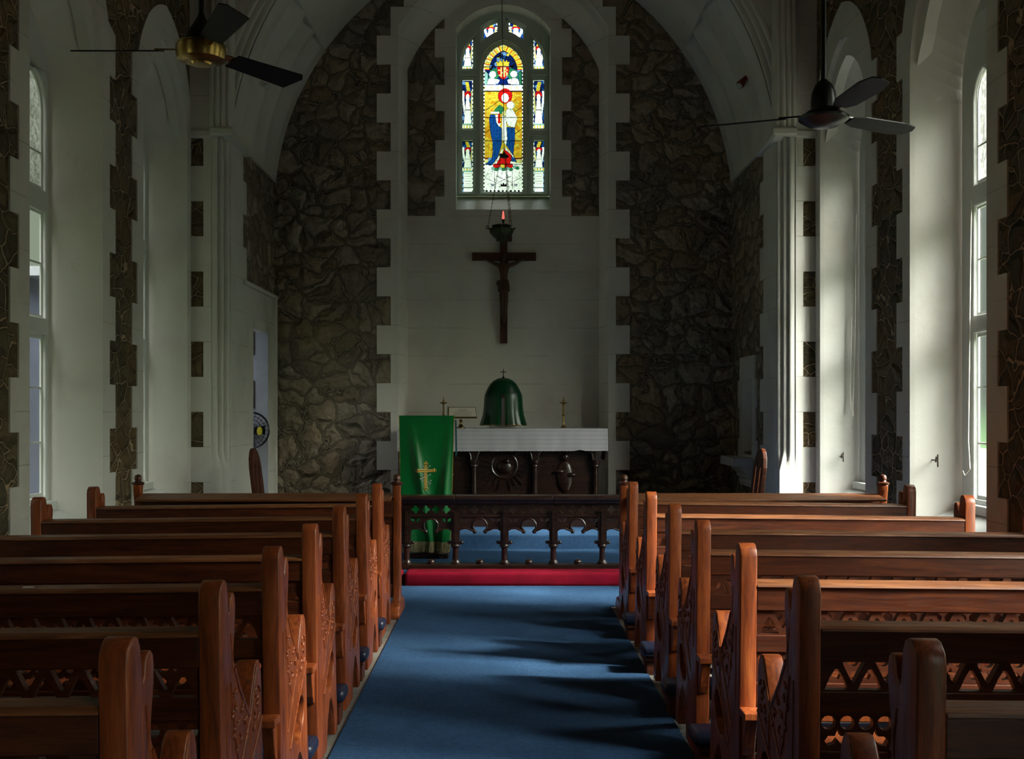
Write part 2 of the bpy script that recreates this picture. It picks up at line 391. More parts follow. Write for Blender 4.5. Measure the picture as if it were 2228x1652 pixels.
# ------------------------------------------------------------------ nave walls with windows
W = 3.2; YC = 11.5; YB = 13.95; XC = 2.82; CO = .3587
NZ = 6.6
SPR = 4.12
def side_windows(side):
    if side > 0: return [(9.92, 11.33), (7.43, 8.83), (4.95, 6.35), (2.45, 3.85), (-2.6, -1.2)]
    return [(9.98, 11.36), (7.58, 8.96), (5.1, 6.5), (2.6, 4.0)]
def outline_open(y0, y1, zs, apex_c, z0, n=10):
    cu = (y0 + y1) / 2; h = (y1 - y0) / 2
    return [(y0, z0), (y1, z0)] + pointed(cu, h, zs, apex_c, n)
wincount = 0
for side in (1, -1):
    fn = lambda u, v, w, sd=side: (sd * (W + w), u, v)
    wins = side_windows(side)
    SILL = .55
    opens = []; wide = []
    for (y0, y1) in wins:
        opens.append(outline_open(y0, y1, SPR, .19, SILL))
        wide.append(outline_open(y0 - .05, y1 + .05, SPR, .19, SILL - .05))
    name = 'wall_right' if side > 0 else 'wall_left'
    mb = MB()
    mb.prism([(-3.2, -.05), (YC, -.05), (YC, NZ), (-3.2, NZ)], wide, fn, 0.0, .405)
    struct(mb.build(name, 'pier_stone'))
    ph = 1.26 if side > 0 else 1.32
    for wi, (y0, y1) in enumerate(wins):
        wincount += 1
        cu = (y0 + y1) / 2; h = (y1 - y0) / 2
        we = sempty('window_%d' % wincount, (side * (W + .3), cu, SILL))
        # quoined white surround, slightly proud of the rubble
        n_, w_ = .165, .30
        outer = [(y0 - n_, -.02), (y1 + n_, -.02)]
        zc = ph - CO * 4; k = -4; up = []
        while zc < SPR + .25:
            ext = w_ if k % 2 == 0 else n_
            up.append((ext, max(zc, -.02), zc + CO)); zc += CO; k += 1
        ztop = up[-1][2]
        right = []; left = []
        lim = (YC - y1) if wi == 0 else 9
        for e_, a_, b_ in up:
            er = min(e_, lim)
            right += [(y1 + er, a_), (y1 + er, b_)]; left += [(y0 - e_, a_), (y0 - e_, b_)]
        ap = [p for p in pointed(cu, h + .20, SPR + .12, .19, 12) if p[1] > ztop]
        ap = [(min(p[0], YC), p[1]) for p in ap]
        def clean(ps):
            o = []
            for p in ps:
                if not o or abs(p[0] - o[-1][0]) + abs(p[1] - o[-1][1]) > 1e-4: o.append(p)
            return o
        outer = clean(right + ap + left[::-1])
        op = opens[wi]
        mb = MB(); mb.prism(outer, [op], fn, -.012, .05)
        mb.build('surround', 'plaster', we)
        # rear arch rib, dying into the jambs at the springing
        ra = pointed(cu, h, SPR, .19, 12)
        rb_ = [(cu + (y_ - cu) * (1 - .17 * min(1, (z_ - SPR) / .30)), SPR + (z_ - SPR) * (.80 if z_ > SPR else 1)) for y_, z_ in ra]
        mb = MB(); mb.prism(ra[:-1] + [ra[-1]] + rb_[::-1][1:-1], [], fn, .035, .13)
        mb.build('arch_rib', 'plaster_smooth', we)
        # splayed reveal
        bx = .37
        by0, by1 = y0 + .13, y1 - (.14 if side > 0 else .19)
        bh = (by1 - by0) / 2; bspr = 3.92
        BS = .72
        back = outline_open(by0, by1, bspr, .12, BS)
        mb = MB(); rr = [fn(p[0], p[1], -.012) for p in op]
        mid = []
        mb.loft([[fn(p[0], p[1], -.012) for p in op], [fn(p[0] + (cu - p[0]) * .02, p[1], .02) for p in op],
                 [fn(p[0], p[1], bx) for p in back]], close=True)
        mb.build('reveal', 'plaster_smooth', we)
        # tracery frame
        fr = .22 if side > 0 else .06
        holes = []
        a0, a1 = by0 + fr, by1 - fr; mu = .035
        cells = [(a0, cu - mu), (cu + mu, a1)]
        for (c0, c1) in cells:
            holes.append([(c0, .80), (c1, .80), (c1, 2.05), (c0, 2.05)])
            holes.append([(c0, 2.18), (c1, 2.18), (c1, 3.00), (c0, 3.00)])
            hc = (c0 + c1) / 2; hh_ = (c1 - c0) / 2
            holes.append([(c0, 3.16), (c1, 3.16)] + pointed(hc, hh_, 3.78, .08, 6))
        holes.append([(cu - .11, 4.18), (cu, 4.05), (cu + .11, 4.18), (cu + .06, 4.34), (cu, 4.43), (cu - .06, 4.34)])
        mb = MB(); mb.prism(back, holes, fn, bx - .035, bx + .004)
        mb.build('tracery', 'window_paint', we, bevel=.014, smooth=30)
        mb = MB(); hl2 = []
        for hl in holes:
            cx_ = sum(p[0] for p in hl) / len(hl); cz_ = sum(p[1] for p in hl) / len(hl)
            hl2.append([(cx_ + (p[0] - cx_) * .86, cz_ + (p[1] - cz_) * (1 - .14 * (p[0] is None) - .05)) for p in hl])
        for hl, h2 in zip(holes, hl2):
            mb.prism(hl, [h2], fn, bx - .006, bx + .006)
        # glazing bars
        for (c0, c1) in cells:
            for zz in (1.22, 1.64, 2.6, 3.45): mb.box(side * (W + bx - .004), side * (W + bx + .006), c0, c1, zz - .007, zz + .007)
        mb.build('casement', 'window_paint', we)
        mb = MB(); mb.box(side * (W + bx + .007), side * (W + bx + .011), by0 + .02, by1 - .02, .75, 3.08)
        mb.build('glass', 'clear_glass', we)
        mb = MB(); mb.box(side * (W + bx + .007), side * (W + bx + .011), by0 + .02, by1 - .02, 3.08, 4.5)
        mb.build('frosted_glass', 'frosted_glass', we)
        mb = MB()
        mb.loft([[fn(y0 - .0, SILL - .03, -.04), fn(y1, SILL - .03, -.04)], [fn(y0, SILL + .01, -.04), fn(y1, SILL + .01, -.04)],
                 [fn(by0, BS + .01, bx), fn(by1, BS + .01, bx)], [fn(by0, BS + .04, bx - .05), fn(by1, BS + .04, bx - .05)]])
        mb.box(side * (W + bx - .10), side * (W + bx), by0, by1, BS - .02, BS + .045)
        mb.build('sill', 'window_paint', we)
        # portal
        lt = bpy.data.lights.new('portal', 'AREA'); lt.shape = 'RECTANGLE'; lt.size = 4.0; lt.size_y = by1 - by0
        lt.cycles.is_portal = True
        lo = bpy.data.objects.new('daylight_portal', lt); col.objects.link(lo)
        lo.location = (side * (W + bx + .12), cu, 2.65)
        z_ax = Vector((side, 0, 0)); x_ax = Vector((0, 0, 1)); y_ax = z_ax.cross(x_ax)
        lo.rotation_euler = Matrix((x_ax, y_ax, z_ax)).transposed().to_euler()
# ------------------------------------------------------------------ shell: floors, roof, ends
mb = MB(); mb.box(-3.9, 3.9, -3.3, 9.64, -.12, 0); struct(mb.build('floor', 'floor_tiles'))
mb = MB(); mb.box(-3.2, 3.2, 9.64, 11.14, -.1, .10)
struct(mb.build('floor_chancel', 'carpet', bevel=.008))
mb = MB(); mb.box(-3.15, 3.15, 11.14, 11.95, -.1, .24); struct(mb.build('floor_lower_step', 'carpet', bevel=.012))
mb = MB(); mb.box(-2.9, 2.9, 11.92, 14.0, -.1, .38); struct(mb.build('floor_upper_step', 'dark_wood', bevel=.012))  # upper step in the altar's dark tone rather than carpet blue
mb = MB()
mb.prism([(-3.85, NZ), (3.85, NZ), (3.85, NZ + .12), (0, 8.9), (-3.85, NZ + .12)], [[(-3.2, NZ - .0 + .001), (3.2, NZ + .001), (0, 8.6)]], lambda u, v, w: (u, w, v), -3.25, YC)
struct(mb.build('ceiling', 'nave_ceiling'))
mb = MB(); mb.box(-3.8, 3.8, -3.4, -3.2, -.1, 8.9); struct(mb.build('wall_back', 'chancel_stone'))
mb = MB(); mb.box(-.73, .80, -3.1, 8.399, .0, .009)
tag(mb.build('aisle_carpet', 'carpet'), 'long plain blue carpet running down the aisle between the pews', 'carpet')
mb = MB(); mb.box(-60, 60, -60, 60, -.5, -.45); struct(mb.build('ground', 'grass_green'))

AC = .604; AZ = 3.95; AR = 3.44; IMP = 4.30
def apt(R, th): return (-AC + R * math.cos(th), AZ + R * math.sin(th))
def arange(R, n, z0=IMP):
    t0 = math.asin((z0 - AZ) / R); t1 = math.acos(AC / R)
    return [t0 + (t1 - t0) * i / n for i in range(n + 1)]
# wall with the chancel arch
R0 = 3.62
a = [apt(R0, t) for t in arange(R0, 20, 4.0)]
opening = [(2.985, -.02)] + a + [(-x, z) for x, z in a[:-1]][::-1] + [(-2.985, -.02)]
mb = MB(); fx = lambda u, v, w: (u, w, v)
mb.prism([(-3.7, -.05), (-2.99, -.05)] + [(-2.99, 3.99)] + [(-x, z) for x, z in a[:-1]] + a[::-1] + [(2.99, 3.99), (2.99, -.05), (3.7, -.05), (3.7, 8.8), (-3.7, 8.8)], [], fx, YC, YC + .45)
struct(mb.build('wall_chancel_arch', 'pier_stone'))
for sd in (1, -1):
    o = []
    z = 1.456 - CO * 5; k = -5
    while z < IMP:
        e = 3.2 if k % 2 == 0 else 3.06
        o += [(sd * e, max(z, -.02)), (sd * e, min(z + CO, IMP))]; z += CO; k += 1
    o += [(sd * 3.2, IMP), (sd * 3.2, 8.3), (0, 8.3), (0, apt(R0, arange(R0, 20)[-1])[1])]
    o += [(sd * x, z) for x, z in a[:-1][::-1]] + [(sd * 2.985, 3.99), (sd * 2.985, -.02)]
    mb = MB(); mb.prism(o, [], fx, YC - .012, YC + .01)
    struct(mb.build('trim_1' if sd > 0 else 'trim_2', 'plaster'))
    # respond with rolls, stopped square near the floor
    def prof(amp=1.0, nr=3, m=30):
        p = [(3.03, YC - .004), (2.985, YC - .010)]
        x0, y0, x1, y1 = 2.965, YC - .012, 2.82, YC + .15
        for i in range(m + 1):
            t = i / m; f = .040 * abs(math.sin(nr * PI * t)) ** .8 * amp - .024 * amp
            p.append((x0 + (x1 - x0) * t - .74 * f, y0 + (y1 - y0) * t - .67 * f))
        p.append((2.82, YC + .165)); return p
    def sq(m=30):
        p = [(3.03, YC - .004), (2.985, YC - .010)]
        for i in range(m + 1):
            t = i / m
            p.append((2.965 - .145 * min(1, 2 * t), YC - .012 + .162 * max(0, 2 * t - 1)))
        p.append((2.82, YC + .165)); return p
    P = prof(); S = sq()
    def lv(p, z): return [(sd * x, y, z) for x, y in p]
    M_ = [((a_[0] + b_[0]) / 2, (a_[1] + b_[1]) / 2) for a_, b_ in zip(P, S)]
    mb = MB(); mb.loft([lv(S, -.02), lv(S, .86), lv(M_, .95), lv(P, 1.06), lv(P, IMP)])
    struct(mb.build('trim_3' if sd > 0 else 'trim_4', 'plaster_smooth', smooth=50))
    # arch order carrying the same rolls round
    mb = MB(); n = 40
    loops = []
    for (px_, py_) in P:
        f = (px_ - 2.82) / (2.965 - 2.82); R = AR + .16 * f
        loops.append([(sd * apt(R, t)[0], py_, apt(R, t)[1]) for t in [math.asin((IMP - AZ) / R) + (math.acos(AC / R) - math.asin((IMP - AZ) / R)) * i / n for i in range(n + 1)]])
    mb.loft(loops); struct(mb.build('trim_5' if sd > 0 else 'trim_6', 'plaster_smooth', smooth=50))
    # wall shaft above the impost
    mb = MB(); pf = [(2.74, YC)]
    for i in range(41):
        t = i / 40; pf.append((2.745 + .235 * t, YC - .10 - .028 * abs(math.sin(4 * PI * t)) ** .7 + .03 * abs(2 * t - 1) ** 2))
    pf.append((2.985, YC))
    mb.loft([[(sd * x, y, IMP + .04) for x, y in pf], [(sd * x, y, 8.4) for x, y in pf]])
    struct(mb.build('trim_7' if sd > 0 else 'trim_8', 'plaster_smooth', smooth=50))
    # impost string
    path = [(3.2, YC - .02), (2.99, YC - .02), (2.96, YC - .13), (2.75, YC - .13), (2.77, YC + .13), (2.79, YC + .84), (2.79, YB)]
    mb = MB()
    sect = [(0.0, -.05), (-.025, -.03), (-.025, .015), (0, .04), (.1, .04), (.1, -.05)]
    nrm = [(0, -1), (0, -1), (-.3, -1), (-1, -.4), (-1, 0), (-1, 0), (-1, 0)]
    lp = []
    for (x, y), (nx, ny) in zip(path, nrm):
        q = math.hypot(nx, ny)
        lp.append([(sd * (x - s_[0] * nx / q * -1 * 1.0), y + s_[0] * -ny / q * 1.0, IMP + s_[1]) for s_ in sect])
    lp = []
    for (x, y), (nx, ny) in zip(path, nrm):
        q = math.hypot(nx, ny); nx /= q; ny /= q
        lp.append([(sd * (x - nx * s_[0]), y - ny * s_[0], IMP + s_[1]) for s_ in sect])
    mb.loft(lp[:6], close=True)
    struct(mb.build('trim_9' if sd > 0 else 'trim_10', 'plaster_smooth'))
    # chancel side wall
    fs = lambda u, v, w, sd=sd: (sd * (XC + w), u, v)
    DY0, DY1, DZ = 12.70, 13.52, 2.53
    door = []
    mb = MB()
    if sd < 0:
        mb.prism([(YC + .17, -.05), (DY0, -.05), (DY0, DZ), (DY1, DZ), (DY1, -.05), (YB + .2, -.05), (YB + .2, IMP + .1), (YC + .17, IMP + .1)], [], fs, .014, .12)
    else:
        mb.prism([(YC + .17, -.05), (YB + .2, -.05), (YB + .2, IMP + .1), (YC + .17, IMP + .1)], [[(12.72, 1.0), (13.25, 1.0), (13.25, 1.86), (12.72, 1.86)]], fs, .014, .3)
    struct(mb.build('wall_chancel_right' if sd > 0 else 'wall_chancel_left', 'chancel_stone'))
    o = [(YC + .15, -.02)]
    tg = []
    z = 1.456 - CO * 5; k = -5
    zmin = -.02 if sd > 0 else 2.87
    while z < IMP:
        e = 12.36 if k % 2 == 0 else 12.20
        if z + CO > zmin: tg += [(e, max(z, zmin)), (e, min(z + CO, IMP))]
        z += CO; k += 1
    if sd > 0: o = [(YC + .15, -.02)] + tg + [(YC + .15, IMP)]
    else:
        o = [(YC + .15, -.02), (DY0, -.02), (DY0, DZ - .05), (DY0 + .08, DZ + .06), (DY1 - .14, DZ + .06), (DY1 - .06, DZ - .05), (DY1, DZ - .05), (DY1, -.02), (YB - .02, -.02), (YB - .02, 2.87)] + tg + [(YC + .15, IMP)]
    mb = MB(); mb.prism(o, [], fs, -.004, .02)
    struct(mb.build('trim_11' if sd > 0 else 'trim_12', 'plaster', bevel=.006))
# door band and vestry beyond the doorway
mb = MB(); mb.box(-XC + .0, -XC + .035, 12.2, YB - .02, 2.84, 2.89); mb.box(-XC, -XC + .03, YB - .09, YB - .02, .3, 2.84)
struct(mb.build('trim_13', 'plaster', bevel=.008))
dr = sempty('door_1', (-XC - .1, 13.1, .38))
mb = MB(); mb.prism([(12.74, 2.60), (13.44, 2.60), (13.46, 2.46), (13.46, 2.40), (12.72, 2.40), (12.72, 2.46)], [], lambda u, v, w: (-XC - w, u, v), -.005, .10)
mb.build('door_head', 'plaster', dr, bevel=.01)
mb = MB(); mb.box(-2.96, -2.822, 13.506, 13.53, .38, DZ - .01)
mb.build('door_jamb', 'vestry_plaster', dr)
mb = MB()
for k in (-1, 1, 3): mb.box(-3.155, -3.01, 13.585, 13.60, 1.456 + CO * (k - 1) * .9 + .05, 1.456 + CO * (k - 1) * .9 + .38)
mb.build('stone_block', 'pier_stone', dr)
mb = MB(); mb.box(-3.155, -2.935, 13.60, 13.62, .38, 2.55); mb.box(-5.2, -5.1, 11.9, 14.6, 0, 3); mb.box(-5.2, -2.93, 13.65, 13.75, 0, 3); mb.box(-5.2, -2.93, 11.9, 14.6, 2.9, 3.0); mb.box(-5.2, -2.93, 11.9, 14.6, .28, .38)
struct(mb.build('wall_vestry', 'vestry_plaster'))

# vault over the sanctuary with hollows that stop on one straight line
ST = math.radians(35.0)
def hollow(Y):
    for c0 in (12.30, 12.90, 13.48):
        d = (Y - c0) / .24
        if abs(d) < 1: return .12 * math.cos(d * PI / 2) ** .8
    return 0
for sd in (1, -1):
    mb = MB()
    ys = [YC + .15 + (YB + .05 - YC - .15) * i / 90 for i in range(91)]
    th = arange(AR, 44)
    lo = [t for t in th if t < ST]; hi = [t for t in th if t >= ST]
    def row(ts, y, h):
        r = []
        for t in ts:
            g = h * min(1, (t - th[0]) / .30)
            x, z = apt(AR + g, t); r.append((sd * x, y, z))
        return r
    mb.loft([row(lo + [ST - .002], y, hollow(y)) for y in ys])
    mb.loft([[(sd * apt(AR + (hollow(y) if q else 0), ST - .002)[0], y, apt(AR + (hollow(y) if q else 0), ST - .002)[1]) for q in (1, 0)] for y in ys])
    mb.loft([row([ST - .002] + hi, y, 0) for y in ys])
    # bead along the stop line
    mb.tube([(sd * apt(AR - .004, ST)[0], YC + .3, apt(AR - .004, ST)[1]), (sd * apt(AR - .004, ST)[0], YB, apt(AR - .004, ST)[1])], .010, 6)
    mb.loft([[(sd * 2.80, YC + .165, IMP - .0), (sd * 2.80, YB, IMP)], [(sd * 2.90, YC + .165, IMP), (sd * 2.90, YB, IMP)]])
    struct(mb.build('ceiling_vault', 'plaster_smooth', smooth=35))

# east wall with shallow arched recess
NC = .353; NCZ = 5.21
def narch(R, hx, n=14):
    t0 = math.acos((hx + NC) / R); t1 = math.acos(NC / R)
    r = [(-NC + R * math.cos(t0 + (t1 - t0) * i / n), NCZ + R * math.sin(t0 + (t1 - t0) * i / n)) for i in range(n + 1)]
    return r + [(-x, z) for x, z in r[:-1]][::-1]
YK = 14.40
front = [(-1.30, .30), (1.30, .30)] + narch(1.94, 1.30)
backo = [(-1.222, .30), (1.222, .30)] + narch(1.69, 1.222)
fy = lambda u, v, w: (u, YB + w, v)
mb = MB(); mb.prism([(-3.05, -.05), (3.05, -.05), (3.05, 7.7), (-3.05, 7.7)], [[(p[0] * 1.01, p[1] - (0 if i > 1 else .02)) for i, p in enumerate(front)]], fy, 0, .5)
struct(mb.build('wall_altar', 'chancel_stone'))
o = []
for sd in (1, -1):
    q = []; z = 1.456 - CO * 4; k = -4
    while z < 7.3:
        e = 1.566 if k % 2 == 0 else 1.395
        if k == 14: e = 1.23
        if k == 15: e = 1.40
        if k >= 16: e = .9
        q += [(sd * e, max(z, .3)), (sd * e, z + CO)]; z += CO; k += 1
    o.append(q)
mb = MB(); 
mb.prism(o[0] + o[1][::-1], [[(x, z + (.001 if i < 2 else 0)) for i, (x, z) in enumerate(front)]], fy, -.012, .03)
struct(mb.build('trim_14', 'plaster_chancel', bevel=.004))
mb = MB()
def interp(a_, b_, t): return [(p[0] + (q[0] - p[0]) * t, p[1] + (q[1] - p[1]) * t) for p, q in zip(a_, b_)]
lps = []
for (t, y) in ((0, YB - .012), (.10, YB + .02), (.25, YB + .035), (.40, YB + .10), (.62, YB + .22), (.80, YB + .30), (.92, YB + .33), (1.0, YK + .01)):
    lps.append([(x, y, z) for x, z in interp(front, backo, t)])
mb.loft(lps, close=True); struct(mb.build('trim_15', 'plaster_chancel', smooth=40))
# recess back, pierced for the window
SK = YK / F
RX = .606; RB = 4.048; RS = 6.352; RT = 6.67
sg = ((RX ** 2 + (RT - RS) ** 2) / (2 * (RT - RS)))
def seg_arch(hx, zs, zt, n=14):
    R = (hx ** 2 + (zt - zs) ** 2) / (2 * (zt - zs)); a0 = math.asin(hx / R)
    return [(R * math.sin(a0 * (1 - 2 * i / n)), zt - R + R * math.cos(a0 * (1 - 2 * i / n))) for i in range(n + 1)]
rec = [(-RX, RB), (RX, RB)] + seg_arch(RX, RS, RT)
fk = lambda u, v, w: (u, YK + w, v)
mb = MB(); mb.prism([(-1.6, .3), (1.6, .3), (1.6, 7.4), (-1.6, 7.4)], [rec], fk, 0, .30)
struct(mb.build('wall_altar_recess', 'plaster_chancel'))
pl = [(887, 470), (947, 470), (947, 428), (967, 428), (967, 370), (947, 370), (947, 305), (967, 305), (967, 242), (947, 242), (947, 185), (967, 185), (967, 125), (946, 125), (946, 62), (967, 62), (967, 39), (945, 61), (922, 85), (900, 119), (887, 151)]
for sd in (0, 1):
    pp = [((2190 - x) if sd else x, y) for x, y in pl]
    mb = MB(); mb.prism([((x - VX) * SK, EYE + (VY - y) * SK) for x, y in pp], [], fk, -.010, .01)
    struct(mb.build('trim_16' if sd else 'trim_17', 'chancel_stone', bevel=.006))

# ------------------------------------------------------------------ stained glass window
YW = 14.75; SW = YW / F
def wp(p): return ((p[0] - VX) * SW, EYE + (VY - p[1]) * SW)
def ptd(cx, h, ys, c, n=9):
    R = h + c; a_ = math.acos(c / R)
    r = [(cx - c + R * math.cos(a_ * i / n), ys - R * math.sin(a_ * i / n)) for i in range(n + 1)]
    return r + [(2 * cx - x, y) for x, y in r[:-1]][::-1]
lights = {
 'centre': [(1052, 417), (1138, 417)] + ptd(1095, 43, 151, 13.7),
 'l3': [(1006, 417), (1029, 417), (1029, 305), (1006, 305)], 'l2': [(1006, 279), (1029, 279), (1029, 173), (1006, 173)],
 'l1': [(1006, 149), (1029, 149), (1029, 84), (1021, 94), (1013, 108), (1008, 126)],
 'r3': [(1161, 417), (1184, 417), (1184, 305), (1161, 305)], 'r2': [(1160, 279), (1184, 279), (1184, 173), (1160, 173)],
 'r1': [(1161, 149), (1184, 149), (1182, 126), (1177, 108), (1169, 94), (1161, 85)],
 'tl': [(1053, 90), (1060, 82), (1070, 75), (1082, 69), (1082, 48), (1066, 54), (1053, 63)],
 'tr': [(1107, 69), (1120, 75), (1130, 82), (1138, 90), (1138, 63), (1124, 54), (1107, 47)]}
win = sempty('window_%d' % (wincount + 1), (0, YW, RB))
bk = [(-.60, 4.282), (.60, 4.282)] + seg_arch(.60, 6.42, 6.74)
fw = lambda u, v, w: (u, YW + w, v)
def grow(lp, g):
    cx = sum(p[0] for p in lp) / len(lp); xs = [p[0] for p in lp]; ys = [p[1] for p in lp]
    x0, x1, y0, y1 = min(xs), max(xs), min(ys), max(ys); mx, my = (x0 + x1) / 2, (y0 + y1) / 2
    kx = 1 + 2 * g / (x1 - x0); ky = 1 + 2 * g / (y1 - y0)
    return [(mx + (x - mx) * kx, my + (y - my) * ky) for x, y in lp]
mb = MB()
for g, w0, w1 in ((0, .0, .05), (3.2, -.03, .0), (6.4, -.065, -.03)):
    mb.prism(bk, [[wp(p) for p in grow(l_, g)] for l_ in lights.values()], fw, w0, w1)
mb.build('tracery', 'tracery_paint', win, bevel=.009)
mb = MB(); mb.loft([[(x, YK, z) for x, z in rec], [(x, YW, z) for x, z in bk]], close=True)
mb.build('reveal', 'tracery_paint', win, smooth=40)
random.seed(11)
cellc = [(random.uniform(1000, 1190), random.uniform(40, 420), random.random()) for _ in range(1500)]
grid_ = {}
for i, (x, y, r) in enumerate(cellc): grid_.setdefault((int(x // 12), int(y // 12)), []).append((x, y, r))
def vor(x, y):
    best = [(1e9, 0), (1e9, 0)]
    gx, gy = int(x // 12), int(y // 12)
    for dx in (-1, 0, 1):
        for dy in (-1, 0, 1):
            for (a_, b_, r) in grid_.get((gx + dx, gy + dy), ()):
                d = math.hypot(a_ - x, b_ - y)
                if d < best[0][0]: best = [(d, r), best[0]]
                elif d < best[1][0]: best[1] = (d, r)
    return best[0][1], best[1][0] - best[0][0]
def inpoly(x, y, P_):
    c = False; j = len(P_) - 1
    for i in range(len(P_)):
        xi, yi = P_[i]; xj, yj = P_[j]
        if (yi > y) != (yj > y) and x < (xj - xi) * (y - yi) / (yj - yi) + xi: c = not c
        j = i
    return c
def edged(P_, x, y, w=.8):
    d = 1e9
    for i in range(len(P_)):
        x1, y1 = P_[i]; x2, y2 = P_[(i + 1) % len(P_)]
        t = max(0, min(1, ((x - x1) * (x2 - x1) + (y - y1) * (y2 - y1)) / max(1e-9, (x2 - x1) ** 2 + (y2 - y1) ** 2)))
        d = min(d, math.hypot(x - x1 - t * (x2 - x1), y - y1 - t * (y2 - y1)))
    return d < w
def circ(cx, cy, rx, ry=None, n=14):
    ry = ry or rx
    return [(cx + rx * math.cos(2 * PI * i / n), cy + ry * math.sin(2 * PI * i / n)) for i in range(n)]
CS = [  # (colour, polygon, lead width)
 ('g', [(1062, 172), (1066, 152), (1080, 146), (1086, 160), (1084, 176)], .3), ('g', [(1128, 172), (1124, 152), (1110, 146), (1104, 160), (1106, 176)], .3),
 ('t', [(1054, 183), (1055, 152), (1062, 160), (1060, 184)], .3), ('g', [(1135, 183), (1134, 150), (1127, 158), (1131, 184)], .3),
 ('n', [(1082, 182), (1083, 166), (1095, 172), (1107, 166), (1108, 182)], .2),
 ('w', circ(1072, 161, 8, 8), .5), ('w', [(1059, 183), (1062, 171), (1070, 167), (1076, 169), (1079, 183)], .5), ('w', [(1076, 170), (1088, 172), (1084, 181), (1078, 182)], .5),
 ('w', circ(1118, 160, 8, 8), .5), ('w', [(1131, 183), (1128, 171), (1120, 167), (1114, 169), (1111, 183)], .5), ('w', [(1114, 170), (1103, 172), (1106, 181), (1112, 182)], .5),
 ('y', [(1081, 143), (1079, 131), (1085, 135), (1088, 128), (1092, 134), (1095, 127), (1099, 134), (1102, 128), (1105, 134), (1109, 130), (1107, 143)], .4),
 ('r', [(1081, 144), (1108, 144), (1107, 160), (1101, 168), (1095, 173), (1088, 168), (1083, 160)], .6),
 ('w', [(1053, 184), (1137, 184), (1137, 197), (1053, 197)], .5),
 ('r', circ(1099, 208, 16, 17), .5), ('w', circ(1099, 212, 8.5, 10.5), .5),
 ('g', [(1069, 246), (1078, 236), (1086, 226), (1095, 232), (1097, 247)], .5), ('y', [(1072, 236), (1090, 219), (1091, 222), (1074, 240)], .3),
 ('w', [(1068, 242), (1086, 242), (1086, 247), (1068, 247)], .4),
 ('b', [(1066, 248), (1064, 258), (1067, 290), (1071, 307), (1072, 330), (1069, 346), (1055, 356), (1067, 360), (1075, 354), (1085, 338), (1092, 312), (1092, 278), (1082, 268), (1077, 248)], .6),
 ('b', [(1101, 275), (1121, 277), (1121, 300), (1119, 318), (1117, 336), (1125, 352), (1112, 350), (1114, 334), (1100, 313)], .6),
 ('w', [(1077, 249), (1084, 248), (1090, 268), (1086, 276), (1080, 266)], .5), ('r', [(1083, 246), (1088, 246), (1089, 267), (1083, 268)], .5),
 ('w', [(1092, 250), (1101, 252), (1104, 301), (1101, 316), (1093, 303)], .5), ('p', circ(1098, 246, 6, 7), .5),
 ('w', [(1101, 238), (1112, 232), (1120, 243), (1126, 256), (1120, 277), (1106, 274), (1099, 258)], .6), ('w', circ(1111, 228, 9, 9), .5),
 ('r', [(1099, 322), (1104, 324), (1113, 335), (1112, 352), (1117, 363), (1073, 366), (1082, 352), (1092, 335)], .5),
 ('w', [(1080, 357), (1096, 323), (1092, 323), (1076, 357)], .4), ('w', [(1099, 318), (1117, 338), (1120, 347), (1113, 337), (1099, 325)], .4),
 ('k', circ(1094, 336, 9, 3.5), .1),
 ('w', [(1110, 350), (1124, 353), (1122, 357), (1110, 355)], .4)]
for i, x in enumerate((1078, 1086, 1094, 1103, 1111)): CS.append(('r' if i % 4 != 2 else 'y', circ(x, 360, 5.5, 5), .5))
for i, x in enumerate((1073, 1080, 1088, 1096, 1104, 1112, 1120, 1126)): CS.append(('g' if i % 2 else 't', circ(x, 366 + (i % 2) * 2 - (3 if i > 5 else 0), 4.6, 3.8), .5))
CS += [('k', [(1089, 404), (1090, 398), (1093, 401), (1095, 396), (1098, 401), (1102, 398), (1103, 404)], .1)]
GLY = ['.#.##.', '##.#.#', '.#.##.', '.###.#', '.#.#.#', '##.#.#', '.#.#..']
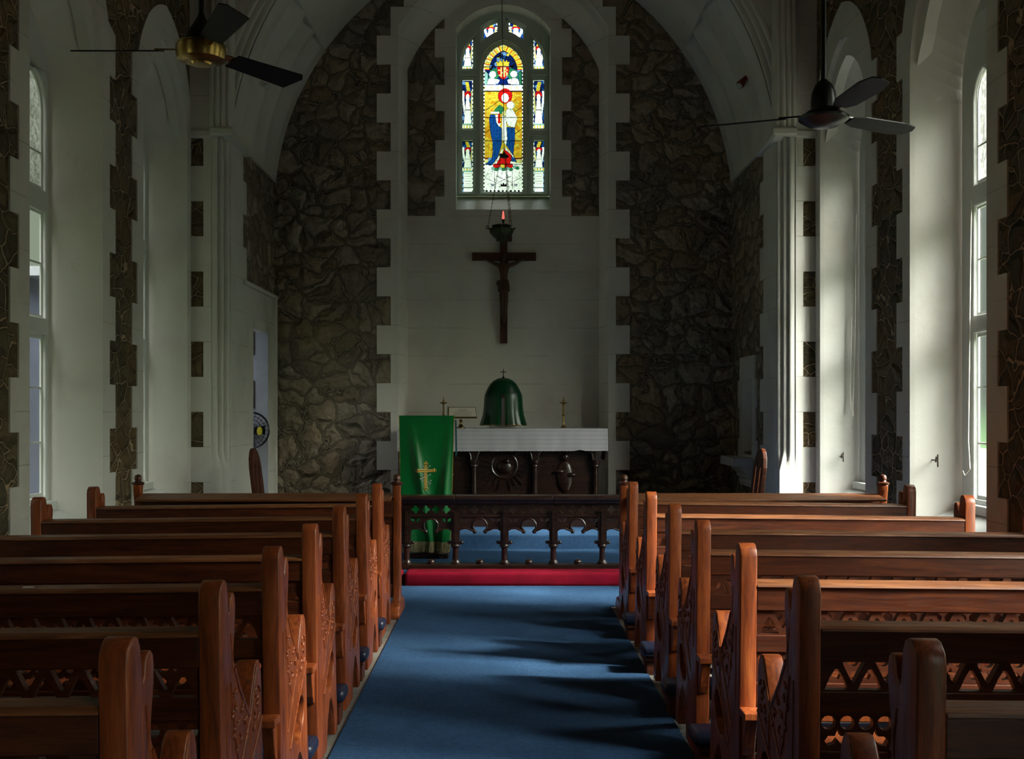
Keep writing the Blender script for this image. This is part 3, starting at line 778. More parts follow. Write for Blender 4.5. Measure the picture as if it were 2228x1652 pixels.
def centre_col(x, y):
    if y < 151:
        arch_d = min(math.hypot(x - (1095 - 13.7), y - 151), math.hypot(x - (1095 + 13.7), y - 151))
        dd = max(math.hypot(x - (1095 - 13.7), y - 151), math.hypot(x - (1095 + 13.7), y - 151))
        if dd > 55.5: return 'w' if (int(y / 3) % 3) else 'k'
        if dd > 44.5:
            a_ = math.atan2(151 - y, abs(x - 1095) + 13.7); k = a_ * 9
            if abs(k % 2.0) < .3: return 'r'
            if abs(k % 1.0) < .10: return 'k'
            return 'y' if int(k) % 2 == 0 or x > 1095 else 'p'
        if dd > 43.6: return 'k'
    if x < 1054.6 or x > 1135.6: return 'k' if int(y / 4) % 2 else 'w'
    hit = None
    for c_, P_, lw in CS:
        if inpoly(x, y, P_): hit = (c_, P_, lw)
    if hit:
        c_, P_, lw = hit
        if edged(P_, x, y, lw): return 'k'
        if c_ == 'r' and 144 < y < 168 and 1083 < x < 1107:
            gx, gy = int((x - 1086) / 3.1), int((y - 148) / 2.6)
            if 0 <= gx < 6 and 0 <= gy < 7 and GLY[gy][gx] == '#': return 'p'
        if c_ == 'b' and abs(((x - (y - 250) * .05) / 6.5) % 1) < .10: return 'n'
        if 184 < y < 197 and c_ == 'w' and 188 < y < 193 and int(x / 3.5) % 4 == 1: return 'p'
        if c_ == 'w':
            r0_, e0_ = vor(x * 1.0, y * 1.0)
            if e0_ < .32: return 'm'
        return c_
    for hy in (144, 197.5, 255, 306): 
        if abs(y - hy) < .9: return 'k'
    r, e = vor(x, y)
    if y < 184:
        if e < .8: return 'k'
        if (x - 1085) ** 2 + (y - 123) ** 2 < 9 or (x - 1105) ** 2 + (y - 118) ** 2 < 9: return 'y'
        return 'n' if r < .35 else 'b' if r < .65 else 's' if r < .9 else 'l'
    if y > 357:
        if y > 411: return 'k' if int((x - 1052) / 4.4) % 2 and y > 412.5 else 'w'
        if (abs(x - 1072) < 4 or abs(x - 1122) < 4) and 399 < y < 404 and int(x + y) % 3: return 'n'
        if abs(y - 405) < .5 and 1084 < x < 1110: return 'k'
        for (x1, y1, x2, y2) in ((1054, 385, 1078, 397), (1080, 382, 1112, 396), (1135, 385, 1112, 397), (1076, 368, 1077, 412), (1114, 368, 1115, 412), (1112, 382, 1082, 398)):
            t = ((x - x1) * (x2 - x1) + (y - y1) * (y2 - y1)) / ((x2 - x1) ** 2 + (y2 - y1) ** 2)
            if 0 < t < 1 and math.hypot(x - x1 - t * (x2 - x1), y - y1 - t * (y2 - y1)) < .5: return 'k'
        return 'm' if e < .45 else 'w'
    if y > 342:
        return ('s' if x < 1070 and x > 1062 else 'd' if y < 346 else 'p' if y < 354 else 'w')
    if y > 327: return 'o' if int(x / 2) % 2 else 'y'
    if abs((y * .5 + (x - 1054) * .35) % 24) < .8: return 'k'
    if e < .55: return 'o'
    return 'o' if (r < .22 or (x > 1118 and r < .5)) else 'y'
def angel_col(x, y, x0, x1, y0, y1, txt, mir):
    u = (x - x0) / (x1 - x0); v = (y - y0) / (y1 - y0)
    if mir: u = 1 - u
    if (u > .93) or (y - y0 < 1.4): return 'w' if int(y / 3) % 3 else 'k'
    hcut = .58 if txt else 1.0
    if txt and v > hcut:
        if v < hcut + .03: return 't'
        if u < .1 or u > .9: return 's' if int(y / 4) % 3 else 'k'
        if abs(v - .92) < .007: return 'k'
        if v > .94: return 'w'
        if u > .18 and u < .86 and int((y) * .55) % 3 == 0 and (int(x * .9 + (y // 5) * 2) % 3): return 'm'
        return 'w'
    v /= hcut
    U = u - .5
    head = (U / .17) ** 2 + ((v - .36) / .075) ** 2
    if head < 1: return 'w'
    if (U / .30) ** 2 + ((v - .31) / .085) ** 2 < 1: return 'r' if v < .33 else 'd'
    bw = .20 + max(0, v - .45) * .42
    if v > .42 and v < .90 and abs(U) < bw: 
        if abs(v - .62) < .008 or abs(abs(U) - bw) < .03: return 'k'
        return 'w'
    if v >= .90:
        return ('t' if v < .93 else 'y' if int(x / 3.2) % 2 else 'w')
    wing = abs(abs(U) - (.30 + .12 * math.sin(v * 5)))
    if v > .22 and wing < .09: return 'p' if U > 0 else 'w'
    if v < .22 and abs(U + .12 - (v * .9)) < .16 and v > .04: return 'y'
    r, e = vor(x, y)
    if e < .6: return 'k'
    return 'n' if r < .45 else 'b' if r < .8 else 's'
keys = list(GC.keys()); GM = ['glass_' + k for k in keys]
STEP = .85
def pane(name, lp, fn_):
    xs = [p[0] for p in lp]; ys = [p[1] for p in lp]
    x0, x1, y0, y1 = min(xs) - 1, max(xs) + 1, min(ys) - 1, max(ys) + 1
    nx = int((x1 - x0) / STEP) + 1; ny = int((y1 - y0) / STEP) + 1
    mb = MB(); idx = {}
    def vid(i, j):
        if (i, j) not in idx:
            idx[(i, j)] = len(mb.v); p = wp((x0 + i * STEP, y0 + j * STEP)); mb.v.append((p[0], YW + .025, p[1]))
        return idx[(i, j)]
    gl = grow(lp, 1.2)
    for i in range(nx):
        for j in range(ny):
            cx, cy = x0 + (i + .5) * STEP, y0 + (j + .5) * STEP
            if not inpoly(cx, cy, gl): continue
            mb.f.append([vid(i, j), vid(i, j + 1), vid(i + 1, j + 1), vid(i + 1, j)]); mb.m.append(keys.index(fn_(cx, cy)))
    return mb.build(name, GM, win, recalc=False)
pane('stained_glass', lights['centre'], centre_col)
for k_, txt, mir in (('l1', 0, 0), ('l2', 0, 0), ('l3', 1, 0), ('r1', 0, 1), ('r2', 0, 1), ('r3', 1, 1), ('tl', 0, 0), ('tr', 0, 1)):
    lp = lights[k_]; xs = [p[0] for p in lp]; ys = [p[1] for p in lp]
    bx_ = (min(xs), max(xs), min(ys), max(ys))
    pane('stained_glass', lp, lambda x, y, b=bx_, t=txt, m_=mir: angel_col(x, y, *b, t, m_))
mb = MB()
for hy in (144, 197.5, 255, 306, 357): p0 = wp((1051, hy)); p1 = wp((1139, hy)); mb.tube([(p0[0], YW + .02, p0[1]), (p1[0], YW + .02, p1[1])], .0045, 5)
mb.build('saddle_bar', 'lead', win)
lt = bpy.data.lights.new('portal', 'AREA'); lt.shape = 'RECTANGLE'; lt.size = 1.2; lt.size_y = 2.4; lt.cycles.is_portal = True
lo = bpy.data.objects.new('daylight_portal', lt); col.objects.link(lo); lo.location = (0, YW + .2, 5.5)
lo.rotation_euler = (math.radians(-90), 0, 0)
lo.rotation_euler = Matrix((Vector((1, 0, 0)), Vector((0, 0, -1)), Vector((0, 1, 0)))).transposed().to_euler()
WORLD=8.6; SUN=21.0; SUNDIR=(-1,.27,-.76); EXPO=.66; VEST=9; LOBE=6.5
# ------------------------------------------------------------------ pews
random.seed(5)
PL = 1.86; PH = 1.0
def smooth_loop(pts, it=1):
    for _ in range(it):
        o = []
        for i in range(len(pts)):
            a_, b_ = pts[i], pts[(i + 1) % len(pts)]
            o += [(a_[0] * .75 + b_[0] * .25, a_[1] * .75 + b_[1] * .25), (a_[0] * .25 + b_[0] * .75, a_[1] * .25 + b_[1] * .75)]
        pts = o
    return pts
END = [(0, .0), (0, .955), (.008, .98), (.028, .997), (.052, 1.0), (.072, .992), (.084, .97), (.088, .93), (.092, .905), (.102, .892),
       (.113, .905), (.118, .932), (.130, .948), (.150, .950), (.166, .938), (.172, .912), (.168, .872), (.156, .825), (.146, .785), (.150, .755),
       (.172, .722), (.235, .655), (.320, .572), (.335, .566), (.346, .574), (.385, .640), (.412, .682), (.428, .690), (.462, .688), (.478, .672), (.492, .642), (.498, .60),
       (.505, .30), (.53, .06), (.535, 0), (.455, 0), (.445, .07), (.42, .13), (.375, .185), (.345, .195), (.315, .185), (.27, .13), (.245, .07), (.235, 0)]
def ell(cx, cy, a_, b_, rot, n=22):
    r = math.radians(rot)
    return [(cx + a_ * math.cos(t) * math.cos(r) - b_ * math.sin(t) * math.sin(r), cy + a_ * math.cos(t) * math.sin(r) + b_ * math.sin(t) * math.cos(r)) for t in [2 * PI * i / n for i in range(n)]]
HOLES = [ell(.345, .318, .105, .072, 24), [(.108, .842), (.116, .838), (.135, .775), (.128, .70), (.120, .70), (.122, .77)]]
def build_end(parent, x, thick, out):
    """one carved bench end; x is its inner face, out = +1 / -1 points to the outside"""
    f = lambda u, v, w: (x + out * w, u, v)
    mb = MB(); mb.prism(END, HOLES, f, 0, thick)
    e = mb.build('end_panel', 'pew_wood_lit', parent, bevel=.011, smooth=40, world=False)
    # carved leaf relief between the raised ribs, on both faces
    mb = MB(); rnd = random.Random(3)
    for (w0, sgn) in ((thick, 1), (0, -1)):
        P3 = lambda u, v, w: (x + out * (w0 + sgn * w), u, v)
        def rib(pts, r): mb.tube([P3(u, v, -.001) for u, v in pts], r * .9, 6)
        rib([(.105, .70), (.13, .60), (.16, .50), (.19, .45)], .006)
        rib([(.15, .735), (.21, .66), (.30, .575), (.335, .545)], .007)
        rib([(.335, .545), (.385, .625), (.42, .672)], .006)
        rib([(.335, .545), (.27, .49), (.20, .42), (.12, .33)], .006)
        rib([(.49, .50), (.40, .44), (.28, .36), (.16, .26)], .006)
        rib([(.335, .545), (.34, .47), (.33, .42)], .006)
        rib([(.06, .45), (.06, .70)], .005)
        for (cu_, cv_, r0) in ((.15, .66, .022), (.17, .615, .026), (.20, .57, .026), (.235, .60, .02), (.22, .52, .024), (.27, .555, .022), (.14, .55, .02), (.17, .50, .02),
                               (.40, .60, .020), (.43, .565, .024), (.40, .53, .022), (.455, .60, .018), (.38, .49, .02), (.44, .52, .018), (.29, .50, .016), (.12, .61, .016)):
            for q in range(3):
                aa = rnd.uniform(0, PI) + q * 1.1; L_ = r0 * .55
                c0 = (cu_ + math.cos(aa) * L_ * .7, cv_ + math.sin(aa) * L_ * .7)
                b0 = len(mb.v); mb.sphere((0, 0, 0), 1.0, 8, 5)
                for ii in range(b0, len(mb.v)):
                    X1, Y1, Z1 = mb.v[ii]; uu = X1 * L_ * 1.1; vv = Y1 * L_ * .48
                    mb.v[ii] = P3(c0[0] + uu * math.cos(aa) - vv * math.sin(aa), c0[1] + uu * math.sin(aa) + vv * math.cos(aa), Z1 * .0065)
    mb.build('carved_leaves', 'pew_wood_lit', e, smooth=50, world=False)
    return e
def zigzag(parent, x0, x1, z0, z1, y, per=.0925):
    mb = MB()
    n = int(round((x1 - x0) / per)); per = (x1 - x0) / n
    holes = []
    zt, zb = z1 - .003, z0 + .005; H_ = zt - zb
    for i in range(n):
        a_ = x0 + i * per; m_ = a_ + per / 2
        holes.append([(a_ + .013, zb), (a_ + per - .013, zb), (m_ + .018, zb + H_ * .45), (m_ + .004, zt - .020), (m_ - .004, zt - .020), (m_ - .018, zb + H_ * .45)])
    up = []
    for i in range(1, n):
        a_ = x0 + i * per
        up.append([(a_ - per / 2 + .014, zt), (a_ - .017, zb + H_ * .62), (a_ - .003, zb + .020), (a_ + .003, zb + .020), (a_ + .017, zb + H_ * .62), (a_ + per / 2 - .014, zt)])
    f = lambda u, v, w: (u, y + w, v)
    mb.prism([(x0, z0), (x1, z0), (x1, z1), (x0, z1)], holes + up, f, 0, .026)
    mb.build('zigzag_fretwork', 'pew_wood_shaded', parent, world=False)
def rings(parent, x0, x1, z0, z1, y, per=.105):
    mb = MB(); n = int(round((x1 - x0) / per)); per = (x1 - x0) / n
    h = z1 - z0; holes = []
    for i in range(n):
        a_ = x0 + (i + .5) * per
        holes.append(ell(a_ - per * .25, z1 - .029, .020, .020, 0, 12))
        holes.append(ell(a_ + per * .25, z1 - .029, .020, .020, 0, 12))
        c = (a_, z0 + .036)
        holes.append([(c[0] - .036, c[1] - .008), (c[0] - .026, c[1] - .022), (c[0] - .008, c[1] - .016), (c[0], c[1] - .004), (c[0] + .010, c[1] - .018), (c[0] + .028, c[1] - .022),
                      (c[0] + .037, c[1] - .006), (c[0] + .024, c[1] + .006), (c[0] + .008, c[1] + .006), (c[0], c[1] + .026), (c[0] - .008, c[1] + .006), (c[0] - .026, c[1] + .006)])
    f = lambda u, v, w: (u, y + w, v)
    mb.prism([(x0, z0), (x1, z0), (x1, z1), (x0, z1)], holes, f, 0, .024)
    mb.build('ring_fretwork', 'pew_wood_shaded', parent, world=False)
def make_pew():
    r = bpy.data.objects.new('pew', None); col.objects.link(r); r.empty_display_size = .1
    h = PL / 2
    T = .058
    build_end(r, -h + T, T, -1); build_end(r, h - T, T, 1)
    x0, x1 = -h + T, h - T
    mb = MB(); mb.prism([(-.002, .853), (.001, .859), (.012, .866), (.058, .872), (.066, .868), (.066, .850), (-.002, .850)], [], lambda u, v, w: (w, u, v), x0, x1)
    mb.build('cap_rail', 'cap_wood_lit', r, bevel=.002, world=False)
    mb = MB(); mb.box(x0, x1, .004, .038, .768, .850); mb.build('top_rail', 'pew_wood_shaded', r, bevel=.003, world=False)
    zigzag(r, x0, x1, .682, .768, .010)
    mb = MB(); mb.box(x0, x1, .006, .040, .622, .683); mb.build('middle_rail', 'pew_wood_shaded', r, bevel=.003, world=False)
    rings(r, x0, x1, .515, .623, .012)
    mb = MB(); mb.box(x0, x1, .006, .040, .43, .516); mb.build('lower_rail', 'pew_wood_shaded', r, bevel=.003, world=False)
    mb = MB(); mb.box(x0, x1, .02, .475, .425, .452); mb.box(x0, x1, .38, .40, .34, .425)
    mb.build('seat', 'pew_wood_lit', r, bevel=.006, world=False)
    mb = MB(); mb.box(-h, h, -.085, .0, .405, .432)
    for x in (-h + .03, h - .03): mb.prism([(-.07, .405), (0, .405), (0, .26), (-.02, .27), (-.035, .30), (-.05, .35)], [], lambda u, v, w, x=x: (x + w, u, v), -.02, .02)
    mb.build('book_ledge', 'pew_wood_lit', r, bevel=.004, world=False)
    mb = MB(); mb.box(-.02, .02, .03, .44, 0, .425); mb.build('seat_bearer', 'pew_wood_shaded', r, bevel=.004, world=False)
    return r
LP = [2.218, 2.98, 3.75, 4.52, 5.38, 6.23, 7.11]
RP = [2.196, 3.06, 3.84, 4.69, 5.51, 6.37, 7.30]
EYEPX = {'L': [1395, 1268, 1192, 1142, 1103, 1075, 1053], 'R': [1400, 1258, 1185, 1133, 1098, 1071, 1049]}
LX = -.752; RX_ = .822
ordn = ['seventh and nearest', 'sixth', 'fifth', 'fourth', 'third', 'second', 'first']
lab = {'L': ['nearest carved wooden pew left of the aisle, only its end and cap rail in view',
             'carved wooden pew left of the aisle, second from the camera',
             'carved wooden pew left of the aisle, third from the camera',
             'fourth of the seven carved wooden pews left of the aisle',
             'carved wooden pew left of the aisle, third behind the prayer desk',
             'carved wooden pew left of the aisle, second behind the prayer desk',
             'carved wooden pew left of the aisle, directly behind the left prayer desk'],
       'R': ['nearest carved wooden pew right of the aisle, cut off by the lower right corner',
             'carved wooden pew right of the aisle, second from the camera',
             'carved wooden pew right of the aisle, third from the camera',
             'fourth of the seven carved wooden pews right of the aisle',
             'carved wooden pew right of the aisle, third behind the prayer desk',
             'carved wooden pew right of the aisle, second behind the prayer desk',
             'carved wooden pew right of the aisle, directly behind the right prayer desk']}
proto = make_pew(); first = True
TILT = math.radians(.62)
XE = {'L': [-.731, -.740, -.738, -.743, -.750, -.748, -.762], 'R': [.798, .797, .799, .798, .806, .803, .808]}
for sd, ds, xe in (('L', LP, LX), ('R', RP, RX_)):
    s_ = -1 if sd == 'L' else 1
    for i, d in enumerate(ds):
        p = proto if first else copy_tree(proto); first = False
        zt = EYE - (EYEPX[sd][i] - VY) * d / F
        p.scale = (1, 1, .975)
        p.location = (XE[sd][i] + s_ * PL / 2, d, zt - .975 - math.sin(TILT) * PL / 2)
        p.rotation_euler = (0, s_ * TILT, 0)
        tag(p, lab[sd][i], 'pew', 'carved pews in two rows')
# kneeling cushions behind the pews
def make_kneeler():
    r = bpy.data.objects.new('kneeler', None); col.objects.link(r)
    mb = MB(); mb.box(-.90, .90, 0, .17, .105, .165); mb.build('cushion', 'navy_vinyl', r, bevel=.022, seg=3, smooth=50, world=False)
    mb = MB(); mb.box(-.88, .88, .015, .155, .085, .106); mb.build('board', 'pew_wood_shaded', r, bevel=.003, world=False)
    for x in (-.84, .84):
        mb = MB(); mb.box(x - .035, x + .035, .025, .145, 0, .086); mb.build('leg', 'pew_wood_shaded', r, bevel=.004, world=False)
    return r
kl = {'L': {0: 'dark navy padded kneeler behind the nearest left pew', 1: 'navy padded kneeler left of the aisle, behind the second pew from the camera',
            2: 'dark navy padded kneeler behind the third left pew, corner poking out beside the carpet', 3: 'navy padded kneeler left of the aisle, behind the fourth pew from the camera', 4: 'navy padded kneeler left of the aisle, behind the fifth pew from the camera',
            5: 'navy padded kneeler left of the aisle, behind the sixth pew from the camera', 6: 'navy padded kneeler left of the aisle, behind the frontmost pew'},
      'R': {1: 'navy padded kneeler right of the aisle, behind the second pew from the camera', 2: 'navy padded kneeler right of the aisle, behind the third pew from the camera',
            3: 'navy padded kneeler right of the aisle, behind the fourth pew from the camera', 4: 'navy padded kneeler with scuffed corner right of the aisle, fifth from the camera', 5: 'navy padded kneeler right of the aisle, behind the sixth pew from the camera',
            6: 'navy padded kneeler right of the aisle, behind the frontmost pew'}}
kp = make_kneeler(); first = True
for sd, ds in (('L', LP), ('R', RP)):
    for i, lb in kl[sd].items():
        if i == 0: continue
        k_ = kp if first else copy_tree(kp); first = False
        y = ds[i] - .185
        k_.location = ((-.735 - .90) if sd == 'L' else (.765 + .90), y, .0)
        tag(k_, lb, 'kneeler', 'padded kneelers between the pews')

# prayer desks in front of the first pews
def desk(s_, xa, y, label):
    t = thing('prayer_desk', label, 'prayer desk', (xa + s_ * .94, y, 0))
    for k, xx in enumerate((xa, xa + s_ * 1.86)):
        f = lambda u, v, w, xx=xx: (xx - (.028 if s_ > 0 else .028) + w, y + u, v)
        o = [(.10, 0), (.10, .06), (.13, .10), (.15, .22), (.16, .60), (.155, .80), (.135, .88), (.125, .93), (.20, .93), (.19, .88), (.225, .84), (.235, .60), (.24, .22), (.26, .10), (.29, .06), (.29, 0)]
        mb = MB(); mb.prism(o, [], f, 0, .056); e = mb.build('end_post', 'pew_wood_lit', t, bevel=.007, smooth=40)
        cx = xx; cy = y + .163
        mb = MB(); mb.lathe((cx, cy, .93), [(.040, 0), (.046, .008), (.046, .016), (.026, .024), (.022, .034), (.028, .042), (.026, .062), (.018, .072), (.004, .076)], 12)
        mb.build('finial', 'pew_wood_shaded', e, smooth=40)
        mb = MB()
        f2 = lambda u, v, w, xx=xx: (xx - .036 + w, y + u, v)
        mb.prism([(-.05, 0), (-.06, .03), (-.045, .055), (-.01, .06), (.0, .085), (.04, .10), (.34, .10), (.38, .085), (.39, .06), (.425, .055), (.44, .03), (.43, 0)], [], f2, 0, .072)
        mb.build('foot', 'pew_wood_lit', t, bevel=.008, smooth=40)
    x0, x1 = sorted((xa + s_ * .028, xa + s_ * 1.832))
    mb = MB(); mb.prism([(-.005, .822), (-.005, .838), (.21, .868), (.215, .852)], [], lambda u, v, w: (w, y + u, v), x0, x1)
    mb.build('book_ledge', 'cap_wood_lit', t, bevel=.004)
    mb = MB(); mb.box(x0, x1, y + .17, y + .195, .12, .83); mb.box(x0, x1, y + .15, y + .17, .70, .82); mb.box(x0, x1, y + .15, y + .17, .12, .22)
    mb.build('panel', 'pew_wood_shaded', t, bevel=.003)
desk(-1, -.765, 7.93, 'wooden prayer desk with turned finials at the front of the left pews')
desk(1, .868, 7.93, 'wooden prayer desk with turned finials at the front of the right pews')
mb = MB(); mb.box(-2.75, 2.75, 8.40, 9.36, .0, .009)
tag(mb.build('front_carpet', 'carpet'), 'blue carpet strip across the front, between prayer desks and communion rail', 'carpet')
# scrap of paper on the pew
x = X_(57, 3.80)
mb = MB(); mb.box(X_(47, 3.77), X_(70, 3.77), 3.775, 3.805, .861, .864)
tag(mb.build('paper_slip', 'paper'), 'small white paper slip lying on the cap rail of a left pew', 'paper')

# ------------------------------------------------------------------ communion rail
YR = 9.72; SR = YR / F; Z0 = .10
rail = thing('communion_rail', 'dark carved communion rail with trefoil arches across the aisle end', 'communion rail', (.0, YR, Z0))
cols = [(-.834 + .422 * k) for k in range(-3, 8)]
xa, xb = cols[0] - .05, cols[-1] + .05
for j in range(0, 10, 1):
    if j % 2: continue
    q0 = cols[j] if j else xa; q1 = cols[min(j + 2, 10)] if j < 8 else xb
    mb = MB(); mb.prism([(-.085, .700), (-.09, .72), (-.075, .738), (.075, .738), (.09, .72), (.085, .700), (.05, .690), (.045, .668), (-.045, .668), (-.05, .690)], [], lambda u, v, w: (w, YR + u, v), q0 + .003, q1 - .003)
    mb.build('top_rail', 'dark_wood', rail, bevel=.004)
mb = MB(); mb.box(xa, xb, YR - .06, YR + .06, Z0, Z0 + .045); mb.build('base_rail', 'dark_wood', rail, bevel=.008)
def quatre(cx, cz, r):
    pts = []
    for q in range(4):
        a_ = q * PI / 2; c = (cx + r * .62 * math.cos(a_), cz + r * .62 * math.sin(a_))
        pts += [(c[0] + r * .46 * math.cos(a_ + t), c[1] + r * .46 * math.sin(a_ + t)) for t in [math.radians(d) for d in (-110, -65, -20, 20, 65, 110)]]
    return pts
for j in range(10):
    c0, c1 = cols[j], cols[j + 1]; cm = (c0 + c1) / 2; hw = (c1 - c0) / 2
    fr_ = lambda u, v, w: (u, YR + w, v)
    mb = MB()
    mb.prism([(c0, .560), (c1, .560), (c1, .668), (c0, .668)], [quatre(cm + (q - 1.5) * .088 - .0, .614, .033) for q in range(4)], fr_, -.018, .018)
    mb.box(c0, c1, YR - .03, YR + .03, .553, .572)
    mb.build('quatrefoil_frieze', 'dark_wood', rail, bevel=.004)
    # trefoil arch
    a_ = []
    L0, L1 = c0 + .045, c1 - .045
    tre = [(L0, .335)]
    tre += [(L0 + .06 + .085 * math.cos(t) * 1.0 - .025, .355 + .10 * math.sin(t)) for t in [math.radians(d) for d in (180, 155, 130, 105, 80, 60)]]
    tre += [(cm - .052, .428)]
    tre += [(cm + .062 * math.cos(t), .475 + .062 * math.sin(t)) for t in [math.radians(d) for d in (215, 190, 160, 130, 100, 80, 50, 20, -10, -35)]]
    tre += [(cm + .052, .428)]
    tre += [(2 * cm - x_, z_) for x_, z_ in tre[1:7][::-1]] + [(L1, .335)]
    leaf = []
    for s2 in (-1, 1):
        bx2 = cm + s2 * .135
        leaf.append([(bx2 - .045, .545), (bx2 - .035, .515), (bx2 - .006, .500), (bx2 - .010, .530)])
        leaf.append([(bx2 + .045, .545), (bx2 + .010, .530), (bx2 + .006, .500), (bx2 + .035, .515)])
    out_ = [(c0, .315), (c0, .556), (c1, .556), (c1, .315)] + [(L1, .315)] + tre[::-1] + [(L0, .315)]
    mb = MB(); mb.prism(out_, leaf, fr_, -.02, .02)
    mb.tube([(x_, YR - .02, z_) for x_, z_ in tre], .009, 6)
    for s2 in (-1, 1): mb.sphere((cm + s2 * .046, YR - .012, .424), .019, 10, 6); mb.sphere((cm + s2 * (hw - .055), YR - .012, .332), .016, 8, 6)
    mb.build('trefoil_arch', 'dark_wood', rail, smooth=35)
    mb = MB(); mb.lathe((cm, YR, Z0 + .045), [(.030, 0), (.034, .01), (.034, .022), (.026, .034), (.012, .040)], 12)
    mb.build('knob', 'dark_wood', rail, smooth=40)
for j, c in enumerate(cols):
    mb = MB(); mb.lathe((c, YR, Z0 + .043), [(.042, 0), (.044, .012), (.036, .022), (.034, .030), (.026, .038), (.025, .135), (.028, .142), (.040, .150), (.042, .160), (.038, .170), (.034, .178)], 14)
    mb.box(c - .036, c + .036, YR - .036, YR + .036, .318, .60)
    mb.box(c - .012, c + .012, YR - .046, YR - .034, .33, .60)
    mb.build('column', 'dark_wood', rail, smooth=40)
mb = MB(); mb.box(X_(880, 9.37), 1.02, 9.38, 9.63, .0, .118)
tag(mb.build('kneeling_cushion', 'red_velvet', bevel=.028, seg=3, smooth=50), 'long red velvet kneeling cushion in front of the dark communion rail', 'cushion')
mb = MB(); mb.box(-1.9, X_(873, 9.37), 9.38, 9.63, .0, .118)
tag(mb.build('kneeling_cushion', 'red_velvet', bevel=.028, seg=3, smooth=50), 'end of a second red cushion, mostly hidden behind the left pews', 'cushion')

# ------------------------------------------------------------------ lectern with green hanging
YL = 10.35; ls = YL / F
lx0, lx1 = X_(868, YL), X_(988, YL); lt_ = Z_(905, YL)
lc = (lx0 + lx1) / 2
t = thing('lectern', 'dark wooden lectern standing behind the communion rail under a green hanging', 'lectern', (lc, YL + .22, Z0))
mb = MB(); mb.box(lc - .20, lc + .20, YL + .04, YL + .44, Z0, Z0 + .05); mb.build('base', 'dark_wood', t, bevel=.01)
mb = MB(); mb.box(lc - .12, lc + .12, YL + .14, YL + .36, Z0 + .05, 1.22); mb.build('pedestal', 'dark_wood', t, bevel=.01)
mb = MB(); mb.prism([(.03, lt_ - .035), (.03, lt_ - .012), (.45, lt_ - .04), (.45, lt_ - .07)], [], lambda u, v, w: (w, YL + u, v), lx0 + .015, lx1 - .015)
mb.prism([(.14, 1.2), (.36, 1.2), (.42, lt_ - .07), (.06, lt_ - .05)], [], lambda u, v, w: (w, YL + u, v), lc - .11, lc + .11)
mb.build('book_board', 'dark_wood', t, bevel=.006)
clo = thing('lectern_hanging', 'bright green satin hanging with gold cross draped down the lectern front', 'altar cloth', (lc, YL, Z0))
zb = Z_(1180, YL)
mb = MB(); nx, nz = 40, 70
def drape(i, j):
    u = i / nx; v = j / nz
    half0 = (lx1 - lx0) / 2; half = half0 * (1 - .10 * v)
    cx = lc + .004 * v
    x = cx + (u * 2 - 1) * half - (.010 * v)
    z = lt_ - v * (lt_ - zb)
    f = .018 * math.sin(u * 8.5 + 2.0 * v + 1.2) * v + .016 * math.sin(u * 15 - 3 * v) * v ** 2
    d = u - (.18 + .42 * v); e = u - (.93 - .12 * v)
    f -= .030 * math.exp(-(d / .07) ** 2) * min(1, v * 2.2) + .026 * math.exp(-(e / .06) ** 2) * min(1, v * 1.8)
    return (x, YL + f + .012, z)
b = len(mb.v); mb.v += [drape(i, j) for j in range(nz + 1) for i in range(nx + 1)]
for j in range(nz):
    for i in range(nx): mb.f.append([j * (nx + 1) + i, j * (nx + 1) + i + 1, (j + 1) * (nx + 1) + i + 1, (j + 1) * (nx + 1) + i]); mb.m.append(0)
mb.box(lx0, lx1, YL + .01, YL + .30, lt_ - .006, lt_ + .002)
cl = mb.build('cloth', 'green_satin', clo, smooth=50, recalc=False)
mb = MB()
for u in (0, nx): mb.tube([drape(u, j) for j in range(0, nz + 1, 2)], .0022, 5)
mb.build('gold_edging', 'gold_thread', clo)
mb = MB(); rnd = random.Random(2)
for i in range(120):
    p = drape(nx * i / 120.0, nz); zz = Z_(1202, YL) + rnd.uniform(-.004, .006) - .004 * math.sin(i * .2)
    mb.tube([(p[0], p[1], p[2] + .003), (p[0] + rnd.uniform(-.003, .003), p[1] + rnd.uniform(-.006, .002), (p[2] + zz) / 2), (p[0] + rnd.uniform(-.004, .004), p[1] + rnd.uniform(-.004, .004), zz)], .0026, 4)
fb = mb.build('fringe', 'fringe', clo); fb['kind'] = 'stuff'
# embroidered cross (pixel plan)
def cy_(px, py):
    v = (lt_ - Z_(py, YL)) / (lt_ - zb); half = (lx1 - lx0) / 2 * (1 - .10 * v); x = X_(px, YL)
    u = (x - lc + .006 * v) / (2 * half) + .5
    return (x, drape(u * nx, v * nz)[1] - .003, Z_(py, YL))
def strip(mb_, pts, r): mb_.tube([cy_(*p) for p in pts], r * ls, 6)
mb = MB()
for dx in (-2.2, 0, 2.2): strip(mb, [(926.5 + dx, 1012), (926 + dx, 1035), (926 + dx, 1060)], 1.1)
for dy in (-2.2, 0, 2.2): strip(mb, [(911, 1024.5 + dy), (943, 1024.5 + dy)], 1.1)
for (cx, cy, dx, dy) in ((926.5, 1010, 0, -1), (910, 1024.5, -1, 0), (944, 1024.5, 1, 0), (926, 1062, 0, 1)):
    strip(mb, [(cx - 4 * abs(dy) - 0 * dx, cy - 4 * abs(dx)), (cx + dx * 5, cy + dy * 6), (cx + 4 * abs(dy), cy + 4 * abs(dx))], 1.4)
    strip(mb, [(cx - 4.5 * abs(dy), cy - 4.5 * abs(dx)), (cx + 4.5 * abs(dy), cy + 4.5 * abs(dx))], 1.5)
mb.build('embroidered_cross', 'gold_thread', clo, smooth=60)
mb = MB()
strip(mb, [(919, 1016), (923, 1022), (930, 1019), (935, 1014)], .6)
